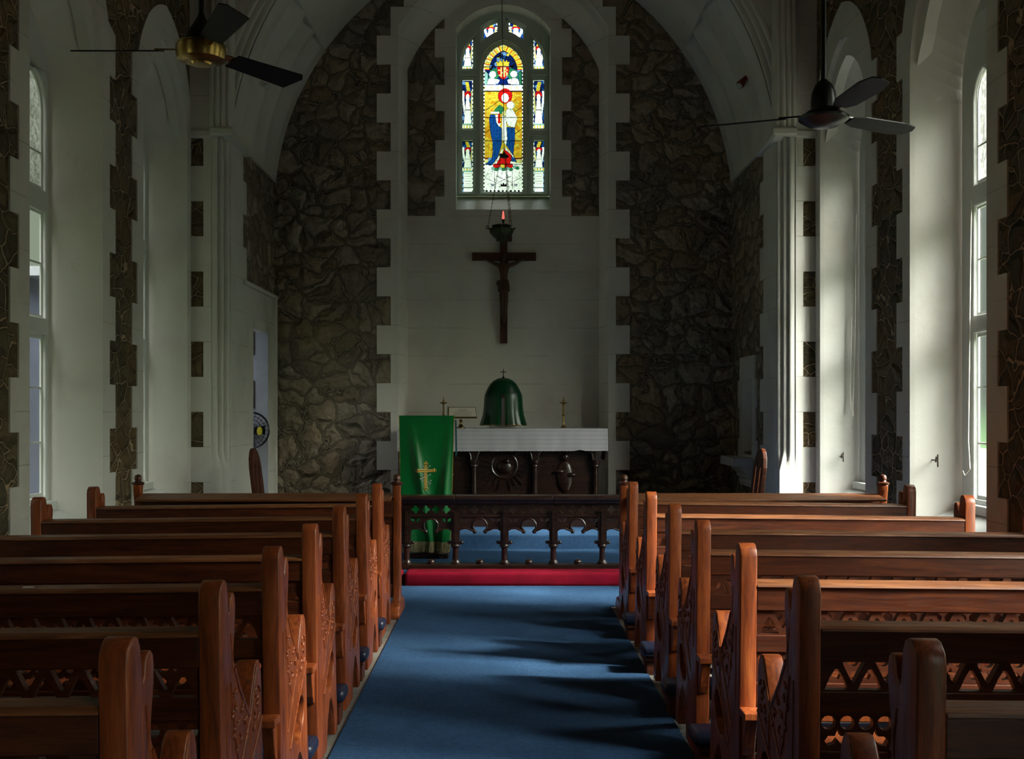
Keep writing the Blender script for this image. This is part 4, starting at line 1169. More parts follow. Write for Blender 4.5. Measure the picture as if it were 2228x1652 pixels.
strip(mb, [(920, 1031), (924, 1035), (929, 1037), (936, 1033)], .6); strip(mb, [(915, 1042), (920, 1040), (927, 1037)], .6)
strip(mb, [(931, 1056), (935, 1053), (937, 1046)], .6); strip(mb, [(930, 1050), (934, 1048)], .6); strip(mb, [(918, 1046), (921, 1041)], .5)
for p in ((915, 1042), (920, 1047), (936, 1033), (937, 1046), (936, 1053), (919, 1037), (935, 1014), (919, 1016)): mb.sphere(cy_(*p), 1.5 * ls, 8, 5)
mb.build('silver_vine', 'silver_thread', clo, smooth=60)
mb = MB(); xr = X_(988, YL)
for k, (dx, z1_) in enumerate(((.004, Z_(995, YL)), (.010, Z_(990, YL)))):
    mb.prism([(xr + dx - .004, lt_ - .03), (xr + dx + .006, lt_ - .05), (xr + dx + .012, z1_), (xr + dx + .002, z1_)], [], lambda u, v, w: (u, YL + .16 + w, v), k * .01, k * .01 + .002)
rb = mb.build('ribbon_marker', 'ribbon'); tag(rb, 'narrow teal ribbon hanging beside the green lectern hanging', 'ribbon')

# ------------------------------------------------------------------ altar
YA0, YA1 = 13.10, 13.86; AT = 1.262
al = thing('altar', 'dark carved wooden altar with columns and sunburst panel', 'altar', (0, 13.48, .38))
mb = MB(); mb.box(-1.10, 1.10, YA0 + .10, YA1, .38, 1.18); mb.build('body', 'dark_wood', al, bevel=.01)
mb = MB(); mb.box(-1.20, 1.20, YA0 + .02, YA1, 1.20, AT - .006); mb.box(-1.16, 1.16, YA0 + .05, YA1, 1.165, 1.20); mb.build('altar_top', 'dark_wood', al, bevel=.008)
mb = MB(); mb.box(-1.16, 1.16, YA0 + .04, YA1, .38, .44); mb.build('plinth', 'dark_wood', al, bevel=.01)
ccx = [X_(p, YA0) for p in (895, 1031, 1164, 1297)]
for c in ccx:
    mb = MB(); mb.lathe((c, YA0 + .06, .44), [(.055, 0), (.058, .02), (.042, .035), (.046, .05), (.030, .065), (.028, .36), (.034, .375), (.044, .385), (.040, .40), (.058, .43), (.060, .455)], 16)
    mb.build('column', 'dark_wood', al, smooth=40)
for k in range(3):
    c0, c1 = ccx[k], ccx[k + 1]; cm = (c0 + c1) / 2; hw = (c1 - c0) / 2
    a_ = [(cm + (hw - .035) * math.cos(PI * q / 14), .90 + .20 * math.sin(PI * q / 14) ** .8) for q in range(15)]
    mb = MB(); mb.prism([(c0, .895), (c0, 1.17), (c1, 1.17), (c1, .895)] + a_, [], lambda u, v, w: (u, YA0 + .04 + w, v), 0, .05)
    mb.tube([(x_, YA0 + .038, z_) for x_, z_ in a_], .010, 6)
    mb.build('arch_panel', 'dark_wood', al, smooth=30)
    mb = MB()
    if k == 1:
        zc_ = .83
        for q in range(24):
            th = 2 * PI * q / 24
            if -.99 < math.sin(th) :
                r0, r1 = .17, (.30 if q % 2 else .26)
                mb.bar((cm + r0 * math.cos(th), YA0 + .09, zc_ + r0 * math.sin(th)), (cm + r1 * math.cos(th), YA0 + .085, zc_ + r1 * math.sin(th)), .012, .02)
        mb.tube([(cm + .15 * math.cos(2 * PI * q / 24), YA0 + .095, zc_ + .15 * math.sin(2 * PI * q / 24)) for q in range(25)], .012, 6, caps=False)
        mb.sphere((cm, YA0 + .10, zc_ - .02), .10, 14, 8, (1, .4, .8)); mb.sphere((cm + .03, YA0 + .06, zc_ + .05), .03, 10, 6)
        mb.build('sunburst', 'dark_wood', al, smooth=40)
    else:
        mb.sphere((cm, YA0 + .09, .70), .10, 12, 8, (1, .35, 1.9)); mb.sphere((cm, YA0 + .075, .93), .045, 12, 8); mb.sphere((cm - .07, YA0 + .07, .76), .035, 10, 6, (1.8, .8, .8)); mb.sphere((cm + .07, YA0 + .07, .72), .035, 10, 6, (1.8, .8, .8))
        mb.build('carved_figure', 'dark_wood', al, smooth=40)
# lace cloth
lac = MB(); n = 150
xl, xr_ = -1.235, X_(1323, YA0)
lz = Z_(982, YA0)
top = []; bot = []
for i in range(n + 1):
    x = xl + (xr_ - xl) * i / n; wv = .006 * math.sin(i * .23) + .004 * math.sin(i * .61)
    lift = .012 * math.exp(-((x - X_(1262, YA0)) / .05) ** 2)
    sc_ = .005 * abs(math.sin(i * PI / 2.6))
    top.append((x, YA0 + .006 , AT)); bot.append((x, YA0 - .012 + wv, lz - sc_ + lift + .006 * (i / n)))
mid_ = [((a_[0] + b_[0]) / 2, (YA0 - .002 + b_[1]) / 2, (a_[2] + b_[2]) / 2) for a_, b_ in zip(top, bot)]
lac.loft([[(p[0], YA1, AT + .001) for p in top], [(p[0], YA0 + .02, AT + .001) for p in top], top, mid_, bot])
for s2, xx in ((-1, xl), (1, xr_)):
    q = [[(xx, YA0 + .006 + (YA1 - YA0) * k / 8, AT), (xx + s2 * .004 + .012 * math.sin(k * 1.3) * s2, YA0 + (YA1 - YA0) * k / 8, AT - .22), (xx + .018 * math.sin(k * 1.7) * s2 - s2 * .02, YA0 + .01 + (YA1 - YA0) * k / 8, .885)] for k in range(2, 9)]
    lac.loft(q)
lo_ = lac.build('lace_cloth', 'lace', smooth=50, recalc=False)
tag(lo_, 'patterned white lace altar cloth hanging over the dark altar edge', 'altar cloth')

# tabernacle under green veil
YT = 13.46; tz = AT + .006
def tp(px): return X_(px, YT)
tab = thing('tabernacle', 'silver tabernacle hidden under the green veil, seen at the slit and foot', 'tabernacle', (0, YT, tz))
mb = MB(); mb.box(-.17, .17, YT - .12, YT + .12, tz, tz + .02); mb.build('foot', 'silver', tab, bevel=.006)
mb = MB(); mb.box(-.13, .13, YT - .10, YT + .10, tz + .02, tz + .42); mb.box(-.028, .028, YT - .148, YT - .09, tz + .02, tz + .36); mb.build('casket', 'silver', tab, bevel=.01)
zt_ = Z_(822, YT)
mb = MB(); ch = Z_(803, YT)
mb.box(-.005, .005, YT - .005, YT + .005, zt_ - .01, ch); mb.box(-.034, .034, YT - .004, YT + .004, ch - .042, ch - .032)
mb.sphere((0, YT, zt_ + .004), .014, 10, 6)
mb.build('top_cross', 'black_metal', tab)
ve = thing('tabernacle_veil', 'domed dark green silk veil with gold hem, slit open at the front', 'veil', (0, YT, tz))
prof = [(2, 822), (12, 824), (21, 828.5), (28, 835), (33, 843), (37, 851), (39.5, 857), (40, 859), (41, 870), (42, 890), (44, 905), (47, 916), (49.5, 925)]
mb = MB(); seg = 72; rings_ = []
for (r, py) in prof:
    z = Z_(py, YT); R = r * YT / F; ring = []
    for k in range(seg):
        a_ = -PI / 2 + 2 * PI * k / seg
        fold = 1 + (.022 * math.sin(9 * a_) + .016 * math.sin(17 * a_ + 1)) * max(0, (py - 850) / 75) + (.018 if py > 857 else 0)
        ring.append((R * fold * math.cos(a_), YT + R * .72 * fold * math.sin(a_), z + .006 * math.sin(5 * a_) * (py - 822) / 100))
    rings_.append(ring)
b = 0; mb.v = [p for r in rings_ for p in r]
for i in range(len(prof) - 1):
    for k in range(seg):
        if i >= 7 and (k < 1 or k >= seg - 1): continue
        k2 = (k + 1) % seg
        mb.f.append([i * seg + k, i * seg + k2, (i + 1) * seg + k2, (i + 1) * seg + k]); mb.m.append(0)
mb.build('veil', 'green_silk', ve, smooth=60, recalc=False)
mb = MB()
mb.tube([rings_[-1][k] for k in range(1, seg)], .004, 5)
for k in (1, seg - 1): mb.tube([(r_[k][0], r_[k][1] - .003, r_[k][2]) for r_ in rings_[6:]], .0032, 5)
mb.build('gold_hem', 'old_brass', ve)
def candlestick(px, lb):
    x = tp(px); z0 = tz; z1 = Z_(876, YT)
    t = thing('candlestick', lb, 'candlestick', (x, YT - .1, tz), 'brass candlesticks on the altar')
    h = z1 - z0
    mb = MB(); mb.lathe((x, YT - .1, z0), [(.045, 0), (.046, .006), (.030, .014), (.016, .03), (.011, .05), (.010, h * .46), (.020, h * .49), (.022, h * .51), (.012, h * .54), (.010, h * .9), (.014, h * .95)], 16)
    mb.build('stem', 'brass', t, smooth=40)
    mb = MB(); mb.lathe((x, YT - .1, z1 - .02), [(.010, 0), (.030, .006), (.048, .018), (.050, .022), (.020, .020), (.010, .022)], 18); mb.build('drip_pan', 'brass', t, smooth=40)
    mb = MB(); mb.lathe((x, YT - .1, z1), [(.013, 0), (.013, .03), (.005, .034), (.003, .07)], 10); mb.build('candle_socket', 'old_brass', t, smooth=40)
candlestick(966, 'brass candlestick on the altar, left, rising behind the book stand')
candlestick(1225, 'brass candlestick standing alone on the right of the altar')
# book stand
ms = thing('book_stand', 'brass altar book stand, left of the green veil', 'book stand', (tp(1004), YT - .2, tz))
x = tp(1004); yb = YT - .2
mb = MB(); mb.lathe((x, yb, tz), [(.058, 0), (.058, .008), (.035, .018), (.02, .04), (.014, .06), (.020, .075), (.022, .085), (.012, .10)], 18); mb.build('pedestal', 'brass', ms, smooth=40)
za, zb_ = Z_(908, yb), Z_(886, yb)
mb = MB(); xl2, xr2 = X_(973, yb), X_(1038, yb)
mb.prism([(xl2 + .010, za - .0), (xr2, za - .0), (xr2 - .018, zb_), (xl2, zb_)], [], lambda u, v, w: (u, yb - .06 + (v - za) * 1.3 + w, v), 0, .012)
mb.box(xl2 + .008, xr2 + .002, yb - .085, yb - .06, za - .014, za + .006)
mb.build('tray', 'brass', ms, bevel=.002)
bk_ = thing('altar_book', 'open book with printed page resting on the brass book stand', 'book', ((xl2 + xr2) / 2, yb - .07, za))
mb = MB(); mb.prism([(xl2 + .024, za + .006), (xr2 - .006, za + .006), (xr2 - .024, zb_ - .006), (xl2 + .016, zb_ - .006)], [], lambda u, v, w: (u, yb - .06 + (v - za) * 1.3 + w, v), -.017, -.001)
mb.build('pages', 'page', bk_, bevel=.002)
mb = MB(); rnd = random.Random(8)
for q in range(8):
    zz = zb_ - .03 - q * .0105; wdt = .055 + .05 * (q > 2) + rnd.uniform(-.01, .01); cxx = (xl2 + xr2) / 2 + .004
    mb.box(cxx - wdt, cxx + wdt, yb - .0785 + (zz - za) * 1.3, yb - .0775 + (zz - za) * 1.3, zz, zz + .0022)
mb.build('text_lines', 'ink', bk_)

# ------------------------------------------------------------------ crucifix
YX = YK - .05; sx = YX / F
cr = thing('crucifix', 'large brown wooden crucifix with carved figure on the white altar wall', 'crucifix', (0, YX, Z_(747, YX)))
mb = MB(); o = [(1088, 747), (1104, 747), (1104, 567), (1166, 567), (1166, 550), (1104, 550), (1104, 512), (1088, 512), (1088, 550), (1027, 550), (1027, 567), (1088, 567)]
mb.prism([(X_(a_, YX), Z_(b_, YX)) for a_, b_ in o], [], lambda u, v, w: (u, YX + w, v), -.02, .046)
mb.build('cross', 'cross_wood', cr, bevel=.004)
mb = MB(); mb.box(X_(1080, YX), X_(1114, YX), YX - .03, YX, Z_(526, YX), Z_(513, YX)); mb.build('title_board', 'cross_wood', cr, bevel=.004)
def skin(name, pts, edges, mat, parent, root=0, sub=2):
    me = bpy.data.meshes.new(name); og = wloc(parent)
    me.from_pydata([Vector(p[:3]) - og for p in pts], edges, [])
    o = bpy.data.objects.new(name, me); col.objects.link(o); o.parent = parent
    md = o.modifiers.new('k', 'SKIN'); md.use_smooth_shade = True
    for i, p in enumerate(pts):
        me.skin_vertices[0].data[i].radius = (p[3], p[4] if len(p) > 4 else p[3])
        me.skin_vertices[0].data[i].use_root = (i == root)
    md2 = o.modifiers.new('s', 'SUBSURF'); md2.levels = md2.render_levels = sub
    me.materials.append(MATS[mat]); return o
def C(px, py, dy, r, r2=None): return (X_(px, YX), YX - dy, Z_(py, YX), r * sx, (r2 or r) * sx)
body = [C(1096, 622, .07, 11, 8), C(1096, 608, .075, 8, 6.5), C(1096, 592, .08, 10, 7.5), C(1096, 580, .075, 9.5, 6), C(1096, 573, .075, 4, 4), C(1096, 566, .095, 6.4, 6.6), C(1097, 560, .10, 5, 5.4),
        C(1106, 580, .07, 5.2), C(1118, 576, .055, 4.0), C(1131, 568, .04, 3.2), C(1142, 560, .03, 2.6), C(1147, 558, .028, 3.2, 1.6),
        C(1086, 580, .07, 5.2), C(1074, 574, .055, 4.0), C(1061, 567, .04, 3.2), C(1048, 559, .03, 2.6), C(1043, 557, .028, 3.2, 1.6),
        C(1100, 634, .075, 6.8), C(1100, 662, .095, 5.2), C(1098, 690, .07, 4.0), C(1097, 697, .075, 3.2), C(1097, 705, .09, 2.6, 2),
        C(1092, 634, .075, 6.8), C(1092, 662, .09, 5.2), C(1094, 690, .06, 4.0), C(1095, 697, .06, 3.2)]
ed = [(0, 1), (1, 2), (2, 3), (3, 4), (4, 5), (5, 6), (3, 7), (7, 8), (8, 9), (9, 10), (10, 11), (3, 12), (12, 13), (13, 14), (14, 15), (15, 16), (0, 17), (17, 18), (18, 19), (19, 20), (20, 21), (0, 22), (22, 23), (23, 24), (24, 25)]
skin('figure', body, ed, 'cross_wood', cr)
mb = MB(); mb.tube([(X_(1096, YX), YX - .07, Z_(611, YX)), (X_(1096, YX), YX - .07, Z_(622, YX)), (X_(1096, YX), YX - .075, Z_(635, YX))], [10.5 * sx, 13 * sx, 13 * sx], 18)
mb.sphere((X_(1084, YX), YX - .08, Z_(618, YX)), 4 * sx, 8, 6, (1, 1, 1.6)); mb.build('loincloth', 'cross_wood', cr, smooth=50)
mb = MB(); mb.sphere((X_(1097, YX), YX - .085, Z_(560, YX)), 6.4 * sx, 12, 8, (1, .9, 1)); mb.tube([(X_(1103, YX), YX - .07, Z_(562, YX)), (X_(1105, YX), YX - .07, Z_(574, YX))], [.016, .008], 7)
mb.build('hair', 'cross_wood', cr, smooth=50)

# ------------------------------------------------------------------ hanging sanctuary lamp
YS = 12.5; s5 = YS / F
lm = thing('sanctuary_lamp', 'bronze hanging sanctuary lamp with red flame in front of the crucifix', 'hanging lamp', (X_(1090, YS), YS, Z_(525, YS)))
def Pt(px, py, dy=0): return (X_(px, YS), YS + dy, Z_(py, YS))
cz = 7.22
mb = MB(); mb.tube([(X_(1092, YS), YS, cz), Pt(1092, 0), Pt(1095, 180), Pt(1097, 334)], .0045, 6); mb.build('suspension_rod', 'chain', lm)
mb = MB(); q = Pt(1097, 341); mb.lathe(q, [(.040, -.01), (.052, 0), (.046, .012), (.02, .022), (.008, .05)], 16); mb.build('canopy', 'green_bronze', lm, smooth=40)
def chain(a_, b_, nm='chain'):
    mb = MB(); a_ = Vector(a_); b_ = Vector(b_); n = int((b_ - a_).length / .022)
    d = (b_ - a_).normalized(); ref = Vector((0, 1, 0)); u = d.cross(ref).normalized(); w_ = d.cross(u)
    for i in range(n):
        c = a_ + (b_ - a_) * ((i + .5) / n); ax = u if i % 2 else w_
        pts = [c + d * .013 * math.cos(t) + ax * .006 * math.sin(t) for t in [2 * PI * k / 8 for k in range(9)]]
        mb.tube(pts, .0022, 4, caps=False)
    mb.build(nm, 'chain', lm)
chain(Pt(1089, 342), Pt(1062, 492)); chain(Pt(1100, 342, -.03), Pt(1113, 492, -.03)); chain(Pt(1099, 342, .03), Pt(1109, 486, .05))
mb = MB(); q = Pt(1091, 523)
mb.lathe(q, [(.004, -.045), (.018, -.03), (.022, -.018), (.05, -.002), (.058, .004), (.058, .018), (.085, .032), (.122, .07), (.136, .105), (.132, .128), (.105, .140), (.095, .148), (.112, .160), (.10, .170), (.06, .165)], 26)
for a_ in (150, 20, 270):
    t_ = math.radians(a_); cx, cy = q[0] + .135 * math.cos(t_), YS + .135 * math.sin(t_)
    mb.tube([(q[0] + .11 * math.cos(t_), YS + .11 * math.sin(t_), q[2] + .07), (cx, cy, q[2] + .13), (q[0] + .165 * math.cos(t_), YS + .165 * math.sin(t_), q[2] + .145)], [.016, .014, .008], 8)
mb.build('bowl', 'green_bronze', lm, smooth=50)
mb = MB(); cc = Pt(1061, 495); mb.tube([(cc[0] + .016 * math.cos(t), cc[1], cc[2] + .016 * math.sin(t)) for t in [2 * PI * k / 12 for k in range(13)]], .005, 6, caps=False); mb.build('ring', 'black_metal', lm, smooth=50)
mb = MB(); q2 = Pt(1095, 478); mb.lathe((q2[0], YS, Z_(489, YS)), [(.014, 0), (.012, .03), (.016, .035), (.016, .06)], 12); mb.build('lamp_socket', 'black_metal', lm, smooth=40)
mb = MB(); mb.lathe((q2[0], YS, q2[2]), [(.012, 0), (.013, .02), (.012, .05), (.008, .065), (.009, .075), (.003, .098)], 12); mb.build('red_flame_bulb', 'lamp_red', lm, smooth=40)

# ------------------------------------------------------------------ ceiling fans
def roofz(x): return 6.6 + (3.2 - abs(x)) / 3.2 * 2.0
def fan(x, y, z, angs, rad, brass_, lb, pitch=14):
    t = thing('ceiling_fan', lb, 'ceiling fan', (x, y, z), 'three bladed ceiling fans')
    mb = MB(); mb.tube([(x, y, z + .05), (x, y, roofz(x))], .014, 10); mb.build('downrod', 'black_metal', t, smooth=40)
    if brass_:
        mb = MB(); mb.lathe((x, y, z), [(.012, -.065), (.05, -.062), (.055, -.052), (.085, -.05), (.118, -.035), (.126, -.01), (.126, .028), (.118, .036), (.118, .042), (.05, .046)], 32); mb.build('motor', 'brass', t, smooth=35)
        mb = MB(); mb.lathe((x, y, z + .045), [(.10, 0), (.085, .035), (.05, .085), (.022, .13), (.016, .15)], 24); mb.build('canopy', 'black_metal', t, smooth=40)
    else:
        mb = MB(); mb.lathe((x, y, z), [(.03, -.055), (.075, -.045), (.10, -.03), (.128, -.012), (.132, .0), (.115, .012), (.10, .018), (.085, .032), (.04, .04)], 32); mb.build('motor', 'black_metal', t, smooth=35)
        mb = MB(); mb.lathe((x, y, z + .045), [(.066, 0), (.068, .03), (.062, .085), (.045, .125), (.020, .15), (.016, .155)], 24); mb.build('canopy', 'black_metal', t, smooth=40)
    for a_ in angs:
        th = math.radians(a_); R = Matrix.Rotation(th, 3, 'Z') @ Matrix.Rotation(math.radians(-pitch), 3, 'X')
        mb = MB(); wr, wt = .055, .075
        o = [(.20, -wr), (rad - .03, -wt), (rad, -wt * .55), (rad - .035, wt), (.20, wr)] if brass_ else [(.19, -.035), (.26, -.058), (rad - .12, -.070), (rad - .02, -.05), (rad, -.01), (rad - .03, .045), (rad - .14, .066), (.26, .058), (.19, .035)]
        mb.prism(o, [], lambda u, v, w: tuple(Vector((x, y, z + .01)) + R @ Vector((u, v, w))), -.003, .003)
        mb.build('blade', 'blade_black', t)
        mb = MB(); mb.bar(tuple(Vector((x, y, z + .012)) + R @ Vector((.11, 0, .004))), tuple(Vector((x, y, z + .012)) + R @ Vector((.23, 0, .006))), .04, .008, tuple(R @ Vector((0, 0, 1))))
        mb.build('blade_bracket', 'brass' if brass_ else 'black_metal', t)
fan(X_(438, 5.65), 5.65, Z_(115, 5.65), (180, 55, -62), .665, True, 'black three bladed ceiling fan with brass motor, upper left', 17)
fan(X_(1792, 5.9), 5.9, Z_(256, 5.9), (159, 30, -82), .665, False, 'all black three bladed ceiling fan, upper right', 12)

# ------------------------------------------------------------------ sanctuary chairs against the side walls
def chair(s_, y0, y1, lb, bx=2.40):
    t = thing('sanctuary_chair', lb, 'chair', (s_ * 2.36, (y0 + y1) / 2, .10), 'tall wooden sanctuary chairs')
    ym = (y0 + y1) / 2; hw = (y1 - y0) / 2; top_ = 1.09
    f = lambda u, v, w: (s_ * (bx + (v - .5) * .12 + w), ym + u, v)
    o = [(-hw * .9, .45), (hw * .9, .45), (hw, .75)] + [(hw * math.cos(t_), top_ - .20 + .22 * math.sin(t_)) for t_ in [math.radians(d) for d in (10, 35, 60, 80, 100, 120, 145, 170)]] + [(-hw, .75)]
    sl = [[(c - .028, .55), (c + .028, .55), (c + .028, .93), (c, .99), (c - .028, .93)] for c in (-hw * .45, hw * .45)]
    mb = MB(); mb.prism(o, sl, f, -.02, .02); mb.build('backrest', 'pew_wood_shaded', t, bevel=.006)
    mb = MB(); mb.box(s_ * (bx - .4), s_ * (bx + .02), ym - hw, ym + hw, .48, .52); mb.build('seat', 'pew_wood_lit', t, bevel=.006)
    for xx in (bx - .38, bx - .02):
        for yy in (-hw + .03, hw - .03):
            mb = MB(); mb.box(s_ * (xx - .02), s_ * (xx + .02), ym + yy - .02, ym + yy + .02, .10, .48); mb.build('leg', 'pew_wood_lit', t, bevel=.003)
chair(-1, 10.62, 11.0, 'tall slotted wooden chair leaning by the doorway on the left', 2.33)
chair(1, 10.55, 10.95, 'tall wooden chair beside the stone shelf on the right', 2.40)

# ------------------------------------------------------------------ credence niche and shelf on the right sanctuary wall
ni = sempty('trim_18', (XC, 13.0, 1.0))
fs = lambda u, v, w: (XC + w, u, v)
ph = 1.456
NY0, NY1 = 12.62, 13.42
out_ = [(NY0 - .07, .93), (NY0 - .07, 1.14), (NY0 - .0, 1.14), (NY0 - .0, 1.50), (NY0 - .07, 1.50), (NY0 - .07, 1.83), (NY0 + .01, 1.83), (NY0 + .01, 2.10), (NY1 - .03, 2.10), (NY1 - .03, 1.83), (NY1 + .06, 1.83), (NY1 + .06, 1.50), (NY1 - .02, 1.50), (NY1 - .02, 1.14), (NY1 + .06, 1.14), (NY1 + .06, .93)]
hole = [(12.74, .97), (13.23, .97), (13.23, 1.84), (12.74, 1.84)]
mb = MB(); mb.prism(out_, [hole], fs, -.012, .02); mb.build('surround', 'plaster', ni, bevel=.005)
mb = MB(); mb.loft([[fs(p[0], p[1], -.012) for p in hole], [fs(13.0 + (p[0] - 13.0) * .86, p[1] - (.0 if p[1] < 1 else .07), .08) for p in hole], [fs(13.0 + (p[0] - 13.0) * .8, p[1] - (.0 if p[1] < 1 else .09), .22) for p in hole]], close=True)
mb.box(XC + .21, XC + .23, 12.7, 13.3, .95, 1.85)
mb.build('niche', 'plaster_smooth', ni)
mb = MB(); zt2 = .935
mb.prism([(XC + .02, .60), (XC - .02, .60), (XC - .045, .66), (XC - .03, .68), (XC - .07, .72), (XC - .06, .74), (XC - .11, .79), (XC - .15, .87), (XC - .15, .90), (XC + .02, .90)], [], lambda u, v, w: (u, w, v), 12.70, 13.30)
mb.prism([(XC + .02, .90), (XC - .22, .90), (XC - .22, zt2), (XC + .02, zt2)], [], lambda u, v, w: (u, w, v), 12.66, 13.36)
mb.build('shelf', 'plaster_smooth', ni, bevel=.008)
mb = MB(); n = 26
lps = []
for i in range(n + 1):
    y = 12.64 + .74 * i / n; g = .006 * math.sin(i * 1.4)
    lps.append([(XC - .0, y, zt2 + .004), (XC - .226, y, zt2 + .004), (XC - .235 + g, y, zt2 - .045), (XC - .236 + g * 1.4, y, zt2 - .088 - .006 * (i % 2))])
mb.loft(lps)
for yy in (12.64, 13.38): mb.loft([[(XC - .24 * k / 8, yy, zt2 + .004), (XC - .24 * k / 8, yy + (.012 if yy > 13 else -.012), zt2 - .085 - .006 * (k % 2))] for k in range(1, 9)])
tag(mb.build('shelf_cloth', 'lace_edge', smooth=40, recalc=False), 'white lace edged cloth on the stone shelf of the right wall', 'cloth')

# pedestal fan in the vestry doorway
pf = thing('pedestal_fan', 'black pedestal fan with yellow badge standing in the left doorway', 'fan', (-3.02, 13.30, .10))
fc = Vector((-3.0, 13.42, 1.24)); R = .21
mb = MB()
for q in range(5):
    r = R * (q + 1) / 5
    mb.tube([(fc.x + r * math.cos(2 * PI * k / 28), fc.y - .05 * (1 - (r / R) ** 2), fc.z + r * math.sin(2 * PI * k / 28)) for k in range(29)], .004 if q < 4 else .012, 5, caps=False)
for k in range(24): a_ = 2 * PI * k / 24; mb.tube([(fc.x + .03 * math.cos(a_), fc.y - .05, fc.z + .03 * math.sin(a_)), (fc.x + R * math.cos(a_), fc.y, fc.z + R * math.sin(a_))], .003, 4)
mb.build('grille', 'black_metal', pf, smooth=50)
mb = MB()
for k in range(3):
    a_ = 2 * PI * k / 3
    mb.prism([(fc.x + .03 * math.cos(a_ - .5), fc.z + .03 * math.sin(a_ - .5)), (fc.x + .17 * math.cos(a_ - .35), fc.z + .17 * math.sin(a_ - .35)), (fc.x + .18 * math.cos(a_ + .35), fc.z + .18 * math.sin(a_ + .35)), (fc.x + .04 * math.cos(a_ + .7), fc.z + .04 * math.sin(a_ + .7))], [], lambda u, v, w: (u, fc.y + w, v), .0, .006)
mb.build('blade', 'black_metal', pf)
mb = MB(); mb.lathe((0, 0, 0), [(.034, 0), (.030, .012), (.01, .016)], 18)
mb.v = [(fc.x + .11 + a_, fc.y - .06 - c, fc.z - .01 + b_ * 1.5) for a_, b_, c in mb.v]; mb.build('badge', 'yellow_label', pf, smooth=40)
mb = MB(); mb.tube([(fc.x, fc.y + .03, fc.z - R - .0), (fc.x, fc.y + .03, .42)], .016, 10); mb.build('pole', 'black_metal', pf, smooth=50)
mb = MB(); mb.tube([(fc.x, fc.y - .02, fc.z), (fc.x, fc.y + .12, fc.z)], .06, 16); mb.build('motor', 'black_metal', pf, smooth=50)
mb = MB(); mb.lathe((fc.x, fc.y + .03, .38), [(.13, 0), (.13, .02), (.05, .04), (.02, .05)], 24); mb.build('base', 'black_metal', pf, smooth=40)

# ------------------------------------------------------------------ small fittings
def vault_pt(px, py, s_):
    best = None
    for i in range(400):
        Y = YC + .2 + (YB - YC - .2) * i / 400; sc_ = F / Y
        u = abs(px - VX) / sc_; v = (VY - py) / sc_ + EYE
        d = math.hypot(u + AC, v - AZ) - AR - hollow(Y)
        if best is None or abs(d) < best[0]: best = (abs(d), Y)
    Y = best[1]; return Vector((X_(px, Y), Y, Z_(py, Y)))
def bulb(px, py, s_, shade, name, lb, dirpx):
    p = vault_pt(px, py, s_)
    inn = Vector((-s_ * .8, -.1, -.4)).normalized()
    t = thing(name, lb, 'lamp', p)
    d = Vector((dirpx[0], -.3, -dirpx[1])).normalized()
    base = p + inn * .02; 
    mb = MB(); mb.tube([p - inn * .03, base + inn * .03], .02, 10); mb.build('mount', 'window_paint' if shade is None else 'red_paint', t, smooth=40)
    s0 = base + inn * .03
    if shade:
        mb = MB(); mb.tube([s0 - d * .055, s0, s0 + d * .075], [.018, .030, .046], 16); mb.build('shade', shade, t, smooth=40)
        q = s0 + d * .095
    else:
        mb = MB(); mb.tube([s0 - d * .04, s0 + d * .03], .024, 14); mb.build('lamp_socket', 'plaster_smooth', t, smooth=40)
        q = s0 + d * .06
    mb = MB(); mb.sphere(q, .034, 14, 10); mb.build('bulb', 'bulb_glass', t, smooth=60)
bulb(1627, 170, 1, 'red_paint', 'spot_lamp', 'small red spotlight with clear bulb on the right curve of the vault', (-.6, .8))
bulb(565, 178, -1, None, 'bulb_lamp', 'small white lamp socket with bare bulb on the left curve of the vault', (.7, .6))
def hook(px, py, Y, lb):
    p = Vector((X_(px, Y), Y, Z_(py, Y)))
    mb = MB()
    mb.tube([p + Vector((0, .10, 0)), p, p + Vector((-.02, -.03, -.01)), p + Vector((-.02, -.045, .03))], .006, 6)
    mb.tube([p + Vector((.005, -.01, -.05)), p + Vector((0, -.02, 0)), p + Vector((.004, -.01, .045))], .006, 6)
    tag(mb.build('wall_hook', 'hook_metal', smooth=50), lb, 'hook', 'wall hooks in the window reveals')
hook(1833, 994, 11.18, 'small rusty hook on the reveal of the far right window')
hook(2038, 1002, 8.68, 'rusty hook cleat on the reveal of the near right window')
mb = MB(); Yc_ = 8.72; xx = X_(2128, 8.55)
mb.tube([(3.50, 8.42, Z_(440, 8.45)), (3.50, 8.45, Z_(720, 8.45)), (3.495, 8.46, Z_(960, 8.46)), (3.49, 8.42, Z_(1020, 8.46)), (3.485, 8.50, Z_(1035, 8.5)), (3.485, 8.54, Z_(1025, 8.5))], .0035, 6)
tag(mb.build('blind_cord', 'cord', smooth=50), 'pale looped cord hanging down the near right window frame', 'cord')
mb = MB(); mb.tube([(3.48, 11.1, 3.4), (3.47, 11.12, 2.0), (3.46, 11.14, 1.55), (3.45, 11.10, 1.42), (3.44, 11.17, 1.55), (3.45, 11.15, 2.4)], .0035, 6)
tag(mb.build('blind_cord', 'cord', smooth=50), 'pale looped cord hanging in the far right window', 'cord')
mb = MB(); mb.tube([(X_(1736, 11.44), 11.455, IMP + .06), (X_(1736, 11.44), 11.455, 6.6)], .014, 10)
tag(mb.build('conduit_pipe', 'plaster_smooth', smooth=50), 'white conduit pipe running up the right side of the chancel arch', 'pipe')
mb = MB(); mb.tube([(X_(459, 11.44), 11.455, IMP + .06), (X_(459, 11.44), 11.455, 6.6)], .010, 10)
tag(mb.build('conduit_pipe', 'plaster_smooth', smooth=50), 'thin white conduit pipe beside the left side of the chancel arch', 'pipe')

